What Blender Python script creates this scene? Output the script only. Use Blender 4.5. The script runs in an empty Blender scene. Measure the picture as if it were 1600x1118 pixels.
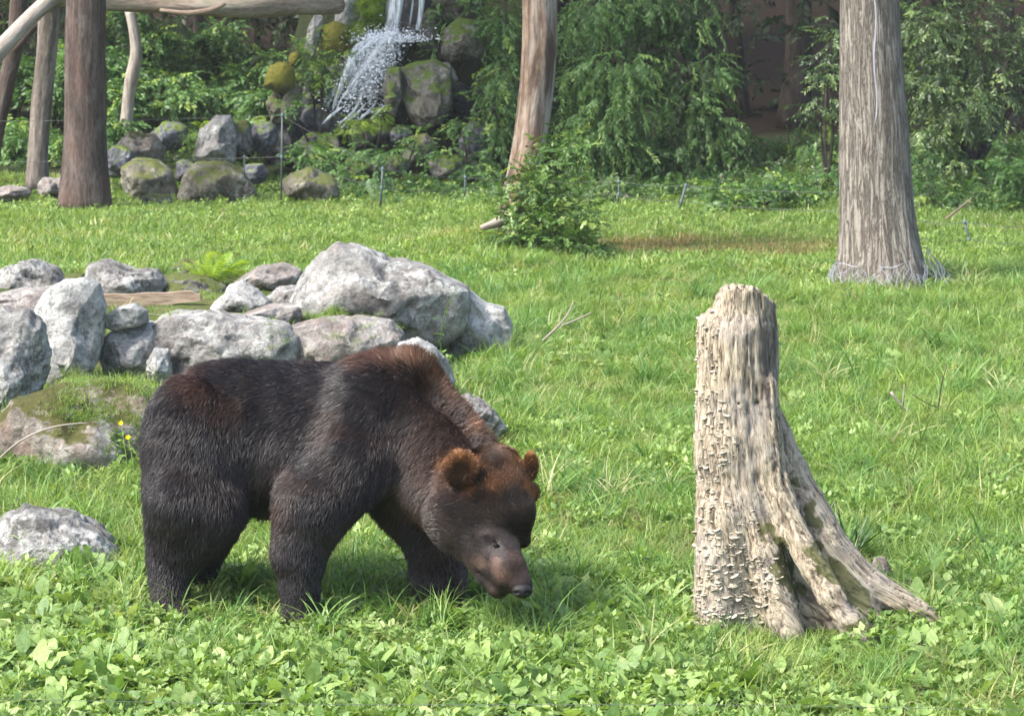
import bpy, math, random
import numpy as np
from mathutils import Vector, Euler

# ------------------------------------------------------------------ camera, world, sun, exposure
C = bpy.context.scene.collection
SC = bpy.context.scene
FPX, PITCH, CH = 3960.0, math.atan(574/3960), 2.94
cam_d = bpy.data.cameras.new('camera'); cam = bpy.data.objects.new('camera', cam_d); C.objects.link(cam)
cam.location = (0, 0, CH); cam.rotation_euler = (math.pi/2-PITCH, 0, 0)
cam_d.sensor_width = 36; cam_d.lens = FPX/1600*36; cam_d.clip_end = 400; cam_d.clip_start = .1
cam_d.dof.use_dof = True; cam_d.dof.focus_distance = 12.2; cam_d.dof.aperture_fstop = 9
SC.camera = cam
SUN = Vector((-.60, -.34, .86)).normalized()
w = bpy.data.worlds.new('World'); SC.world = w; w.use_nodes = True
nt = w.node_tree; bg = nt.nodes['Background']
sky = nt.nodes.new('ShaderNodeTexSky'); sky.sky_type = 'NISHITA'; sky.sun_disc = False
sky.sun_elevation = math.asin(SUN.z); sky.sun_rotation = math.atan2(SUN.x, SUN.y)
sky.air_density = 1.0; sky.dust_density = 3.0
nt.links.new(sky.outputs[0], bg.inputs[0]); bg.inputs[1].default_value = .15
sl = bpy.data.lights.new('sun', 'SUN'); sl.energy = 2.9; sl.angle = math.radians(13); sl.color = (1, .97, .92)
so = bpy.data.objects.new('sun', sl); C.objects.link(so)
so.rotation_euler = SUN.to_track_quat('Z', 'Y').to_euler(); so.location = (-10, -5, 20)
SC.view_settings.view_transform = 'Standard'; SC.view_settings.look = 'None'
SC.view_settings.exposure = 1.52; SC.view_settings.gamma = 1; SC.view_settings.use_curve_mapping = False
SC.render.engine = 'CYCLES'
SC.cycles.max_bounces = 6; SC.cycles.transparent_max_bounces = 8; SC.cycles.diffuse_bounces = 4

# ------------------------------------------------------------------ helpers
rnd = np.random.default_rng(7)
cp, sp = math.cos(PITCH), math.sin(PITCH)
def at(px, py, Y):
    """the point at distance Y (metres along the lawn) seen in this direction from the camera"""
    a = px-800; b = -(py-559)
    dy = FPX*cp + b*sp; dz = -FPX*sp + b*cp
    t = Y/dy
    return np.array([a*t, Y, CH+dz*t])
def gnd(px, py, z=0.):
    a = px-800; b = -(py-559)
    dy = FPX*cp + b*sp; dz = -FPX*sp + b*cp
    t = (z-CH)/dz
    return np.array([a*t, dy*t, z])
def gY(py): return gnd(800, py)[1]

def _h(x, y, z, s):
    h = (x.astype(np.int64)*374761393 + y.astype(np.int64)*668265263 + z.astype(np.int64)*1442695041 + s*974634777) & 0xffffffff
    h = ((h ^ (h >> 13))*1274126177) & 0xffffffff
    h = h ^ (h >> 16)
    return (h & 0xffffff).astype(np.float32)/0xffffff
def vn(P, s=0):
    P = np.asarray(P, np.float32); I = np.floor(P).astype(np.int64); F = P-I; F = F*F*(3-2*F)
    x, y, z = I[..., 0], I[..., 1], I[..., 2]; fx, fy, fz = F[..., 0], F[..., 1], F[..., 2]
    r = 0
    for i in (0, 1):
        for j in (0, 1):
            for k in (0, 1):
                r = r + _h(x+i, y+j, z+k, s)*(fx if i else 1-fx)*(fy if j else 1-fy)*(fz if k else 1-fz)
    return r*2-1
def fbm(P, o=4, s=0, g=.5):
    P = np.asarray(P, np.float32); r = 0; a = 1; t = 0
    for k in range(o):
        r = r+a*vn(P*(2**k)+k*17.3, s+k); t += a; a *= g
    return r/t
def sstep(a, b, x):
    t = np.clip((x-a)/(b-a), 0, 1); return t*t*(3-2*t)

def mesh_np(name, V, F, smooth=True):
    """F: (n,3) or (n,4) array, or list of such arrays"""
    me = bpy.data.meshes.new(name)
    V = np.asarray(V, np.float32)
    Fs = F if isinstance(F, list) else [F]
    Fs = [np.asarray(f, np.int32) for f in Fs if len(f)]
    loops = np.concatenate([f.ravel() for f in Fs]); cnt = np.concatenate([np.full(len(f), f.shape[1], np.int32) for f in Fs])
    me.vertices.add(len(V)); me.vertices.foreach_set('co', V.ravel())
    me.loops.add(len(loops)); me.loops.foreach_set('vertex_index', loops)
    st = np.concatenate([[0], np.cumsum(cnt)[:-1]]).astype(np.int32)
    me.polygons.add(len(cnt)); me.polygons.foreach_set('loop_start', st); me.polygons.foreach_set('loop_total', cnt)
    me.polygons.foreach_set('use_smooth', np.full(len(cnt), smooth))
    me.update(calc_edges=True); me.validate()
    return me
def attr(me, name, arr, typ='FLOAT_VECTOR', dom='POINT'):
    a = me.attributes.new(name, typ, dom)
    key = {'FLOAT_VECTOR': 'vector', 'FLOAT': 'value', 'INT': 'value', 'FLOAT_COLOR': 'color'}[typ]
    a.data.foreach_set(key, np.asarray(arr, np.int32 if typ == 'INT' else np.float32).ravel())
def link(name, me, mat=None, parent=None, label=None, cat=None, group=None, kind=None):
    o = bpy.data.objects.new(name, me); C.objects.link(o)
    if mat is not None and hasattr(me, 'materials') and not len(me.materials): me.materials.append(mat)
    if parent is not None: o.parent = parent
    if label: o['label'] = label
    if cat: o['category'] = cat
    if group: o['group'] = group
    if kind: o['kind'] = kind
    return o
def thing(name, label, cat, loc=(0, 0, 0), group=None):
    o = bpy.data.objects.new(name, None); C.objects.link(o); o.location = tuple(loc)
    o.empty_display_size = .1
    o['label'] = label; o['category'] = cat
    if group: o['group'] = group
    return o
def child(name, V, F, mat, par, smooth=True, attrs=None, kind=None):
    V = np.asarray(V, np.float32) - np.array(par.location, np.float32)
    me = mesh_np(name, V, F, smooth)
    for k, v in (attrs or {}).items(): attr(me, k, v)
    return link(name, me, mat, par, kind=kind)

# ---- materials
class N:
    def __init__(s, name):
        s.m = bpy.data.materials.new(name); s.m.use_nodes = True; s.t = s.m.node_tree; s.t.nodes.clear()
        s.out = s.n('ShaderNodeOutputMaterial')
    def n(s, typ, **k):
        x = s.t.nodes.new(typ)
        for a, b in k.items(): setattr(x, a, b)
        return x
    def set(s, sock, v):
        if v is None: return
        if isinstance(v, bpy.types.NodeSocket): s.t.links.new(v, sock)
        else:
            if sock.type == 'RGBA' and not isinstance(v, (float, int)) and len(v) == 3: v = (*v, 1)
            sock.default_value = v
    def noise(s, sc, det=4, vec=None, rough=.55, dist=0):
        x = s.n('ShaderNodeTexNoise'); x.inputs['Scale'].default_value = sc; x.inputs['Detail'].default_value = det
        x.inputs['Roughness'].default_value = rough; x.inputs['Distortion'].default_value = dist
        s.set(x.inputs['Vector'], vec if vec is not None else s.pos); return x.outputs[0]
    def vor(s, sc, vec=None, feat='F1', out='Distance'):
        x = s.n('ShaderNodeTexVoronoi', feature=feat); x.inputs['Scale'].default_value = sc
        s.set(x.inputs['Vector'], vec if vec is not None else s.pos); return x.outputs[out]
    @property
    def pos(s): return s.n('ShaderNodeNewGeometry').outputs['Position']
    @property
    def nor(s): return s.n('ShaderNodeNewGeometry').outputs['Normal']
    @property
    def rand(s): return s.n('ShaderNodeObjectInfo').outputs['Random']
    def at(s, name, out='Vector'):
        x = s.n('ShaderNodeAttribute'); x.attribute_name = name; return x.outputs[out]
    def ramp(s, f, stops):
        x = s.n('ShaderNodeValToRGB'); e = x.color_ramp.elements
        while len(e) < len(stops): e.new(.5)
        for q, (p, c) in zip(e, stops):
            q.position = p; q.color = (c, c, c, 1) if isinstance(c, (int, float)) else (*c, 1)
        s.set(x.inputs[0], f); return x.outputs[0]
    def mix(s, f, a, b, mode='MIX'):
        x = s.n('ShaderNodeMix', data_type='RGBA', blend_type=mode); s.set(x.inputs[0], f)
        s.set(x.inputs[6], a); s.set(x.inputs[7], b); return x.outputs[2]
    def math(s, op, a, b=None, c=None):
        x = s.n('ShaderNodeMath', operation=op); s.set(x.inputs[0], a); s.set(x.inputs[1], b)
        if c is not None: s.set(x.inputs[2], c)
        return x.outputs[0]
    def vmul(s, v, k):
        x = s.n('ShaderNodeVectorMath', operation='MULTIPLY'); s.set(x.inputs[0], v); x.inputs[1].default_value = k; return x.outputs[0]
    def sep(s, v, i):
        x = s.n('ShaderNodeSeparateXYZ'); s.set(x.inputs[0], v); return x.outputs[i]
    def bump(s, h, st=.5, d=.01, nrm=None):
        x = s.n('ShaderNodeBump'); x.inputs['Strength'].default_value = st; x.inputs['Distance'].default_value = d
        s.set(x.inputs['Height'], h)
        if nrm is not None: s.set(x.inputs['Normal'], nrm)
        return x.outputs[0]
    def bsdf(s, col, rough=.8, spec=.3, nrm=None, **k):
        x = s.n('ShaderNodeBsdfPrincipled'); s.set(x.inputs['Base Color'], col); s.set(x.inputs['Roughness'], rough)
        s.set(x.inputs['Specular IOR Level'], spec)
        if nrm is not None: s.set(x.inputs['Normal'], nrm)
        for a, b in k.items(): s.set(x.inputs[a], b)
        return x.outputs[0]
    def done(s, sh): s.t.links.new(sh, s.out.inputs[0]); return s.m

def leaf_mat(name, dark, light, tip=None, trans=.4, rough=.5, spec=.35, patch=1.2, dry=None, vary=.5):
    m = N(name)
    pn = m.noise(patch, 3)
    f = m.math('ADD', m.math('MULTIPLY', m.rand, vary), m.math('MULTIPLY', pn, 1-vary))
    col = m.ramp(f, [(.25, dark), (.75, light)])
    if tip: col = m.mix(m.math('GREATER_THAN', m.rand, .9), col, tip)
    if dry is not None:                     # straw-coloured worn grass
        p = m.pos; x = m.sep(p, 0); y = m.sep(p, 1)
        dx = m.math('DIVIDE', m.math('SUBTRACT', x, dry[0]), dry[2]); dy = m.math('DIVIDE', m.math('SUBTRACT', y, dry[1]), dry[3])
        r = m.math('ADD', m.math('MULTIPLY', dx, dx), m.math('MULTIPLY', dy, dy))
        r = m.math('ADD', r, m.math('MULTIPLY', m.math('SUBTRACT', m.noise(.9, 4), .5), 2.2))
        k = m.ramp(r, [(.25, 1.), (1., 0.)])
        k = m.math('MULTIPLY', k, m.ramp(m.rand, [(.15, .3), (.5, .95)]))
        w2 = m.math('MULTIPLY', m.ramp(m.noise(.55, 5, rough=.6), [(.56, 0.), (.7, .55)]), m.ramp(m.rand, [(.3, .1), (.6, 1.)]))
        col = m.mix(w2, col, (.33, .30, .12))
        col = m.mix(k, col, (.26, .17, .085))
    fn = m.noise(55, 3); col = m.mix(1., col, m.ramp(fn, [(.3, .72), (.7, 1.12)]), 'MULTIPLY')
    a = m.bsdf(col, rough, spec, m.bump(fn, .5, .006))
    t = m.n('ShaderNodeBsdfTranslucent'); m.set(t.inputs[0], m.mix(1., col, (1.25, 1.25, .55), 'MULTIPLY'))
    x = m.n('ShaderNodeMixShader'); x.inputs[0].default_value = trans
    m.t.links.new(a, x.inputs[1]); m.t.links.new(t.outputs[0], x.inputs[2])
    return m.done(x.outputs[0])

def rock_mat(name, base, light, dark, moss=.0, mosscol=(.09, .12, .02), lichen=.3, rough=.9, spec=.25, sc=1., pink=0.):
    m = N(name)
    big = m.noise(2.2*sc, 5, dist=.3); fine = m.noise(34*sc, 6, rough=.7); mid = m.noise(9*sc, 6, rough=.65)
    col = m.ramp(m.math('ADD', m.math('MULTIPLY', big, .5), m.math('MULTIPLY', mid, .5)), [(.36, dark), (.48, base), (.62, light)])
    col = m.mix(m.ramp(fine, [(.35, .75), (.6, 0.)]), col, m.mix(.55, col, (.03, .028, .025)))
    # pale crusts of lichen
    lv = m.ramp(m.noise(15*sc, 8, rough=.75), [(.53-lichen*.12, 0.), (.6-lichen*.1, 1.)])
    lv = m.math('MULTIPLY', lv, m.ramp(m.noise(2.9*sc, 3), [(.42, 0.), (.6, .9)]))
    col = m.mix(m.math('MULTIPLY', lv, min(1, lichen*1.6)), col, (.56, .56, .52))
    if pink: col = m.mix(m.math('MULTIPLY', m.ramp(m.noise(4.3, 4), [(.45, 0.), (.65, 1.)]), pink), col, (.3, .19, .15))
    # cracks
    cr = m.vor(3.1*sc, feat='DISTANCE_TO_EDGE'); crk = m.ramp(m.math('ADD', cr, m.math('MULTIPLY', m.math('SUBTRACT', mid, .5), .3)), [(.0, 1.), (.035, 0.)])
    col = m.mix(m.math('MULTIPLY', crk, .22), col, (.05, .045, .04))
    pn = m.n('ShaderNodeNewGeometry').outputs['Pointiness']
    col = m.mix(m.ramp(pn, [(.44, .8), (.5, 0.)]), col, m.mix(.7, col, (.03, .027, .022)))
    if moss:
        up = m.math('ADD', m.math('MULTIPLY', m.sep(m.nor, 2), .35), m.noise(3.3*sc, 5, rough=.65))
        k = m.ramp(up, [(.8-moss*.55, 0.), (.9-moss*.5, 1.)])
        mc = m.mix(m.noise(22, 3), mosscol, tuple(c*2.3 for c in mosscol))
        col = m.mix(k, col, mc)
    h = m.math('ADD', m.math('MULTIPLY', mid, 1.), m.math('MULTIPLY', fine, .55))
    nb = m.bump(h, 1., .05); nb = m.bump(m.noise(90*sc, 4, rough=.7), .5, .006, nb)
    return m.done(m.bsdf(col, rough, spec, nb))

def bark_mat(name, c1, c2, c3, fx=9., fz=1.6, st=.8, patch=None, dist=.03, rough=.9, furrow=0):
    """bark from the vertex attribute 'bark' (round the trunk, round the trunk, along the trunk)"""
    m = N(name); v = m.at('bark')
    a = m.noise(fx, 6, m.vmul(v, (1, 1, fz/fx)), rough=.65, dist=.4)
    if furrow: w_ = m.noise(furrow, 4, m.vmul(v, (1, 1, .075)), rough=.6, dist=.5); w_ = m.math('MULTIPLY', m.math('ABSOLUTE', m.math('SUBTRACT', w_, .5)), 6.); a = m.math('ADD', m.math('MULTIPLY', a, .45), m.math('MULTIPLY', m.ramp(w_, [(.0, .15), (.6, 1.)]), .40))
    b = m.noise(fx*3.5, 5, m.vmul(v, (1, 1, .25)), rough=.6)
    col = m.ramp(m.math('ADD', m.math('MULTIPLY', a, .65), m.math('MULTIPLY', b, .35)), [(.36, c1), (.5, c2), (.64, c3)])
    if patch:
        for (sc, lo, hi, pc, amt, stretch) in patch:
            k = m.ramp(m.noise(sc, 4, m.vmul(v, (1, 1, stretch)), rough=.6), [(lo, 0.), (hi, amt)])
            col = m.mix(k, col, pc)
    h = m.math('ADD', a, m.math('MULTIPLY', b, .5))
    return m.done(m.bsdf(col, rough, .2, m.bump(h, st, dist)))
def plain(name, col, rough=.7, spec=.3, **k):
    m = N(name); return m.done(m.bsdf(m.mix(m.noise(6, 4), tuple(c*.75 for c in col), tuple(min(1, c*1.2) for c in col)), rough, spec, **k))

# ---- icospheres
def _ico(n):
    t = (1+5**.5)/2
    V = np.array([(-1, t, 0), (1, t, 0), (-1, -t, 0), (1, -t, 0), (0, -1, t), (0, 1, t), (0, -1, -t), (0, 1, -t), (t, 0, -1), (t, 0, 1), (-t, 0, -1), (-t, 0, 1)], float)
    F = np.array([(0, 11, 5), (0, 5, 1), (0, 1, 7), (0, 7, 10), (0, 10, 11), (1, 5, 9), (5, 11, 4), (11, 10, 2), (10, 7, 6), (7, 1, 8), (3, 9, 4), (3, 4, 2), (3, 2, 6), (3, 6, 8), (3, 8, 9), (4, 9, 5), (2, 4, 11), (6, 2, 10), (8, 6, 7), (9, 8, 1)])
    V /= np.linalg.norm(V[0])
    for _ in range(n):
        E = np.concatenate([F[:, [0, 1]], F[:, [1, 2]], F[:, [2, 0]]]); Es = np.sort(E, 1)
        u, inv = np.unique(Es, axis=0, return_inverse=True); inv = inv.reshape(-1)
        mid = V[u[:, 0]]+V[u[:, 1]]; mid /= np.linalg.norm(mid, axis=1)[:, None]
        k = len(F); a, b, c = inv[:k]+len(V), inv[k:2*k]+len(V), inv[2*k:]+len(V)
        V = np.concatenate([V, mid])
        F = np.concatenate([np.stack([F[:, 0], a, c], 1), np.stack([F[:, 1], b, a], 1), np.stack([F[:, 2], c, b], 1), np.stack([a, b, c], 1)])
    return V, F
ICO = {k: _ico(k) for k in (1, 2, 4, 5)}

def tube(P, R, ns=12, amp=0., freq=3., ridge=0., nridge=7, seed=0, sub=0, cap=True, flare=None):
    """a tapered limb along the points P; returns V, F(list), bark attribute"""
    P = np.asarray(P, float); R = np.asarray(R, float)
    if sub:                                      # even resampling along the length, then smoothing
        n = (len(P)-1)*sub+1; d = np.concatenate([[0], np.cumsum(np.linalg.norm(np.diff(P, axis=0), axis=1))]); t = np.linspace(0, d[-1], n)
        P = np.stack([np.interp(t, d, P[:, i]) for i in range(3)], 1); R = np.interp(t, d, R)
        for _ in range(max(2, sub)):
            P[1:-1] = .25*P[:-2]+.5*P[1:-1]+.25*P[2:]; R[1:-1] = .25*R[:-2]+.5*R[1:-1]+.25*R[2:]
    T = np.gradient(P, axis=0); T /= np.linalg.norm(T, axis=1)[:, None]+1e-9
    ref = np.array([0, 1., 0]) if abs(T[0, 1]) < .8 else np.array([1., 0, 0])
    A = np.cross(ref, T); A /= np.linalg.norm(A, axis=1)[:, None]; B = np.cross(T, A)
    th = np.linspace(0, 2*np.pi, ns, endpoint=False)
    L = np.concatenate([[0], np.cumsum(np.linalg.norm(np.diff(P, axis=0), axis=1))])
    c, s = np.cos(th), np.sin(th)
    rr = np.repeat(R[:, None], ns, 1)
    bark = np.stack([np.outer(R*0+R.mean(), c), np.outer(R*0+R.mean(), s), np.repeat(L[:, None], ns, 1)], -1)
    if amp: rr = rr*(1+amp*fbm(np.stack([bark[..., 0]*freq/R.mean()*.35, bark[..., 1]*freq/R.mean()*.35, bark[..., 2]*freq*.5], -1)+seed*9.7, 3, seed))
    if ridge: rr = rr*(1+ridge*np.abs(fbm(np.stack([c*nridge*.5+L[:, None]*.12, s*nridge*.5+0*L[:, None], L[:, None]*.5+0*c], -1)+seed, 3, seed)))
    if flare is not None: rr = rr*(1+flare(L[:, None], th[None]))
    V = P[:, None]+rr[..., None]*(c[None, :, None]*A[:, None]+s[None, :, None]*B[:, None])
    n = len(P); i = np.arange(n-1)[:, None]*ns; j = np.arange(ns)[None]; j2 = (j+1) % ns
    F = np.stack([i+j, i+j2, i+ns+j2, i+ns+j], -1).reshape(-1, 4)
    V = V.reshape(-1, 3); bark = bark.reshape(-1, 3); Fs = [F]
    if cap:
        V = np.concatenate([V, P[:1], P[-1:]]); bark = np.concatenate([bark, [[0, 0, 0]], [[0, 0, L[-1]]]])
        k = len(V)-2; jj = np.arange(ns)
        Fs.append(np.concatenate([np.stack([np.full(ns, k), (jj+1) % ns, jj], 1), np.stack([np.full(ns, k+1), (n-1)*ns+jj, (n-1)*ns+(jj+1) % ns], 1)]))
    return V, Fs, bark
def join(parts):
    Vs, Bs, Fd, o = [], [], {}, 0
    for V, Fs, B in parts:
        Vs.append(V); Bs.append(B)
        for f in Fs: Fd.setdefault(f.shape[1], []).append(f+o)
        o += len(V)
    return np.concatenate(Vs), [np.concatenate(v) for v in Fd.values()], np.concatenate(Bs)
def limb(name, parts, mat, par):
    V, Fs, B = join(parts); return child(name, V, Fs, mat, par, attrs={'bark': B})

# ---- signed-distance modelling: smooth unions meshed with surface nets
def surface_nets(D, org, h):
    S = D.shape; ins = D < 0
    c = ins[:-1, :-1, :-1].astype(np.int8)
    tot = np.zeros(c.shape, np.int8); 
    for i in (0, 1):
        for j in (0, 1):
            for k in (0, 1): tot += ins[i:S[0]-1+i, j:S[1]-1+j, k:S[2]-1+k]
    cell = (tot > 0) & (tot < 8); idx = np.full(cell.shape, -1, np.int64); ijk = np.argwhere(cell); idx[cell] = np.arange(len(ijk))
    acc = np.zeros((len(ijk), 3)); cnt = np.zeros(len(ijk)); a, b, d = ijk.T
    for ax in range(3):
        o1, o2 = [q for q in range(3) if q != ax]
        for u in (0, 1):
            for v in (0, 1):
                off = [0, 0, 0]; off[o1] = u; off[o2] = v; off2 = list(off); off2[ax] = 1
                p = D[a+off[0], b+off[1], d+off[2]]; q = D[a+off2[0], b+off2[1], d+off2[2]]
                m = (p < 0) != (q < 0); t = p[m]/(p[m]-q[m])
                pt = np.tile(np.array(off, float), (m.sum(), 1)); pt[:, ax] = t
                acc[m] += pt; cnt[m] += 1
    V = (ijk+acc/cnt[:, None])*h+org
    F = []
    for ax in range(3):
        sl0 = [slice(1, -1)]*3; sl0[ax] = slice(0, -1); sl1 = list(sl0); sl1[ax] = slice(1, None)
        p = ins[tuple(sl0)]; q = ins[tuple(sl1)]; e = np.argwhere(p != q)
        if not len(e): continue
        base = e.copy()
        for o in range(3):
            if o != ax: base[:, o] += 1
        o1, o2 = (ax+1) % 3, (ax+2) % 3
        def cellof(u, v):
            x = base.copy(); x[:, o1] -= u; x[:, o2] -= v; return idx[x[:, 0], x[:, 1], x[:, 2]]
        q4 = np.stack([cellof(1, 1), cellof(0, 1), cellof(0, 0), cellof(1, 0)], 1)
        fl = ~p[tuple(e.T)]; q4[fl] = q4[fl][:, ::-1]
        F.append(q4[(q4 >= 0).all(1)])
    return V, np.concatenate(F)
class Sdf:
    def __init__(s, lo, hi, h):
        s.h = h; s.lo = np.array(lo, float); n = np.ceil((np.array(hi)-lo)/h).astype(int)+1
        g = [(s.lo[i]+np.arange(n[i])*h).astype(np.float32) for i in range(3)]
        s.X, s.Y, s.Z = np.meshgrid(*g, indexing='ij', sparse=True); s.D = np.full(n, 9, np.float32)
    def add(s, d, k):
        if k < 0:      # carve
            k = -k; hh = np.clip(.5-.5*(s.D+d)/k, 0, 1); s.D = s.D*(1-hh)-d*hh+k*hh*(1-hh); return
        hh = np.clip(.5+.5*(s.D-d)/k, 0, 1); s.D = s.D*(1-hh)+d*hh-k*hh*(1-hh)
    def ell(s, c, r, k=.06, yaw=0., pit=0.):
        x, y, z = s.X-c[0], s.Y-c[1], s.Z-c[2]
        if yaw: x, y = x*math.cos(yaw)+y*math.sin(yaw), -x*math.sin(yaw)+y*math.cos(yaw)
        if pit: x, z = x*math.cos(pit)+z*math.sin(pit), -x*math.sin(pit)+z*math.cos(pit)
        q = np.sqrt((x/r[0])**2+(y/r[1])**2+(z/r[2])**2); q2 = np.sqrt((x/r[0]**2)**2+(y/r[1]**2)**2+(z/r[2]**2)**2)+1e-9
        s.add(q*(q-1)/q2, k)
    def cone(s, a, b, ra, rb, k=.06, sy=1.):
        a, b = np.array(a, float), np.array(b, float); ab = b-a
        x, y, z = s.X-a[0], s.Y-a[1], s.Z-a[2]
        t = np.clip((x*ab[0]+y*ab[1]+z*ab[2])/(ab@ab), 0, 1)
        d = np.sqrt((x-t*ab[0])**2+((y-t*ab[1])/sy)**2+(z-t*ab[2])**2)-(ra+(rb-ra)*t)
        s.add(d, k)
    def mesh(s): return surface_nets(s.D, s.lo, s.h)
def vnormals(V, F):
    n = np.cross(V[F[:, 2]]-V[F[:, 0]], V[F[:, 3]]-V[F[:, 1]]); N_ = np.zeros_like(V)
    for i in range(4): np.add.at(N_, F[:, i], n)
    return N_/(np.linalg.norm(N_, axis=1)[:, None]+1e-12)
def relax(V, F, it=2, lam=.5):
    E = np.concatenate([F[:, [0, 1]], F[:, [1, 2]], F[:, [2, 3]], F[:, [3, 0]]])
    cnt = np.bincount(E[:, 0], minlength=len(V))+np.bincount(E[:, 1], minlength=len(V))
    for _ in range(it):
        A = np.zeros_like(V)
        for d in range(3): A[:, d] = np.bincount(E[:, 0], V[E[:, 1], d], len(V))+np.bincount(E[:, 1], V[E[:, 0], d], len(V))
        V = V+(A/cnt[:, None]-V)*lam
    return V

# ---- scattering stuff with geometry nodes
_groups = {}
def scatter_group(protos):
    key = tuple(p.name for p in protos)
    if key in _groups: return _groups[key]
    g = bpy.data.node_groups.new('scatter', 'GeometryNodeTree')
    g.interface.new_socket('Geometry', in_out='INPUT', socket_type='NodeSocketGeometry')
    g.interface.new_socket('Geometry', in_out='OUTPUT', socket_type='NodeSocketGeometry')
    n = g.nodes; L = g.links.new
    gi = n.new('NodeGroupInput'); go = n.new('NodeGroupOutput'); iop = n.new('GeometryNodeInstanceOnPoints')
    g2i = n.new('GeometryNodeGeometryToInstance')
    for p in protos:
        oi = n.new('GeometryNodeObjectInfo'); oi.inputs['Object'].default_value = p; L(oi.outputs['Geometry'], g2i.inputs[0])
    def na(name, typ):
        a = n.new('GeometryNodeInputNamedAttribute'); a.data_type = typ; a.inputs[0].default_value = name; return a.outputs[0]
    L(gi.outputs[0], iop.inputs['Points']); L(g2i.outputs[0], iop.inputs['Instance'])
    iop.inputs['Pick Instance'].default_value = True
    L(na('pick', 'INT'), iop.inputs['Instance Index']); L(na('rot', 'FLOAT_VECTOR'), iop.inputs['Rotation']); L(na('scl', 'FLOAT_VECTOR'), iop.inputs['Scale'])
    L(iop.outputs[0], go.inputs[0]); _groups[key] = g
    return g
def scatter(name, protos, P, rot, scl, seed=0, **k):
    par = k.get('parent')
    P = np.asarray(P, np.float32)
    if par is not None: P = P-np.array(par.location, np.float32)
    me = bpy.data.meshes.new(name); me.vertices.add(len(P)); me.vertices.foreach_set('co', P.ravel())
    scl = np.asarray(scl, np.float32)
    if scl.ndim == 1: scl = np.repeat(scl[:, None], 3, 1)
    attr(me, 'rot', rot); attr(me, 'scl', scl); attr(me, 'pick', np.random.default_rng(seed).integers(0, len(protos), len(P)), 'INT')
    o = link(name, me, None, **k)
    md = o.modifiers.new('scatter', 'NODES'); md.node_group = scatter_group(protos)
    return o
def proto(name, V, F, mat, smooth=True):
    me = mesh_np(name, V, F, smooth); me.materials.append(mat)
    return bpy.data.objects.new(name, me)          # not linked: only a source for scattering

def blade(L, wd, bend, az, x0=0, y0=0, seg=4, twist=0., lean=0.):
    t = np.linspace(0, 1, seg+1); ang = lean+bend*t; dl = L/seg
    r = np.concatenate([[0], np.cumsum(np.sin(ang[1:])*dl)]); z = np.concatenate([[0], np.cumsum(np.cos(ang[1:])*dl)])
    ca, sa = math.cos(az), math.sin(az); wv = wd*(1-t**1.6)*.5
    sx, sy = -math.sin(az+twist), math.cos(az+twist)
    cx, cy = x0+ca*r, y0+sa*r
    Lf = np.stack([cx+sx*wv, cy+sy*wv, z], 1)[:-1]; Rt = np.stack([cx-sx*wv, cy-sy*wv, z], 1)[:-1]
    V = np.concatenate([Lf, Rt, [[cx[-1], cy[-1], z[-1]]]]); n = seg
    Q = np.array([(i, i+n, i+n+1, i+1) for i in range(n-1)]); T = np.array([(n-1, 2*n-1, 2*n)])
    return V, [Q, T], V
def roundleaf(L, W, r, fold=.15, curl=.3, wav=.08, nl=6):
    """a broad rounded leaf with a sunken midrib and a crinkled edge"""
    V = []; F = []; ph = r.uniform(0, 6, 3); W0 = W
    for i in range(nl+1):
        t = .5-.5*math.cos(math.pi*i/nl); ww = W*.5*(math.sin(math.pi*t**.85)**.6 if 0 < i < nl else .06); z = -curl*L*t*t+.05*L*math.sin(3*t+ph[2])
        for q in (-1, -.55, 0, .55, 1):
            e = wav*W*abs(q)*(math.sin(i*2.4+ph[0]+(2 if q > 0 else 0))+.5*math.sin(i*4.1+ph[1]))
            V.append((L*t, q*ww*(1+.12*math.sin(i*3.3+ph[1]+q)), z+abs(q)*ww*fold*(1.6-abs(q))+e))
    for i in range(nl):
        for q in range(4): a = i*5+q; F.append((a, a+1, a+6, a+5))
    return np.array(V), np.array(F)
def leafV(L, W, fold=.2, curl=.3, nl=4, shape=.9, wav=0.):
    """a leaf lying along +x with a folded midrib; returns V, F quads"""
    V = []; F = []
    for i in range(nl+1):
        t = i/nl; ww = W*.5*(math.sin(math.pi*min(1, max(0, t))**shape)+.04)
        z = -curl*L*t*t
        for q in (-1, 0, 1): V.append((L*t, q*ww, z+abs(q)*ww*fold+(wav*W*math.sin(t*9+q) if q else 0)))
    for i in range(nl):
        for q in (0, 1): a = i*3+q; F.append((a, a+1, a+4, a+3))
    return np.array(V), np.array(F)
def xf(V, rz=0., ry=0., rx=0., loc=(0, 0, 0), s=1.):
    M = np.array(Euler((rx, ry, rz)).to_matrix()); return (V*s)@M.T+np.array(loc)

# ------------------------------------------------------------------ ground
def bumpf(x, y, cx, cy, rx, ry): return np.exp(-(((x-cx)/rx)**2+((y-cy)/ry)**2))
def H(x, y):
    x = np.asarray(x, float); y = np.asarray(y, float)
    P = np.stack([x*.35, y*.35, x*0], -1)
    z = fbm(P, 3, 71)*.05*sstep(13.5, 17, y)+fbm(P*6, 2, 73)*.012
    z = z+.34*sstep(19.2, 20.4, y)*(1-sstep(23.2, 25.2, y))*(1-sstep(-1.6, -.3, x))
    z = z+.26*bumpf(x, y, -.25, 28.2, 1.1, 1.6)                      # root mound of the middle tree
    hill = 3.4*sstep(38.2, 42, y)*sstep(-4.4, -3.0, x)*(1-sstep(.2, 2.0, x))
    z = z+np.maximum(hill, .9*sstep(36, 44, y)*(1-sstep(2, 4, x)))
    z = z+sstep(46, 110, y)*20+.5*sstep(34, 40, y)*sstep(2, 5, x)
    return z
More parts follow.
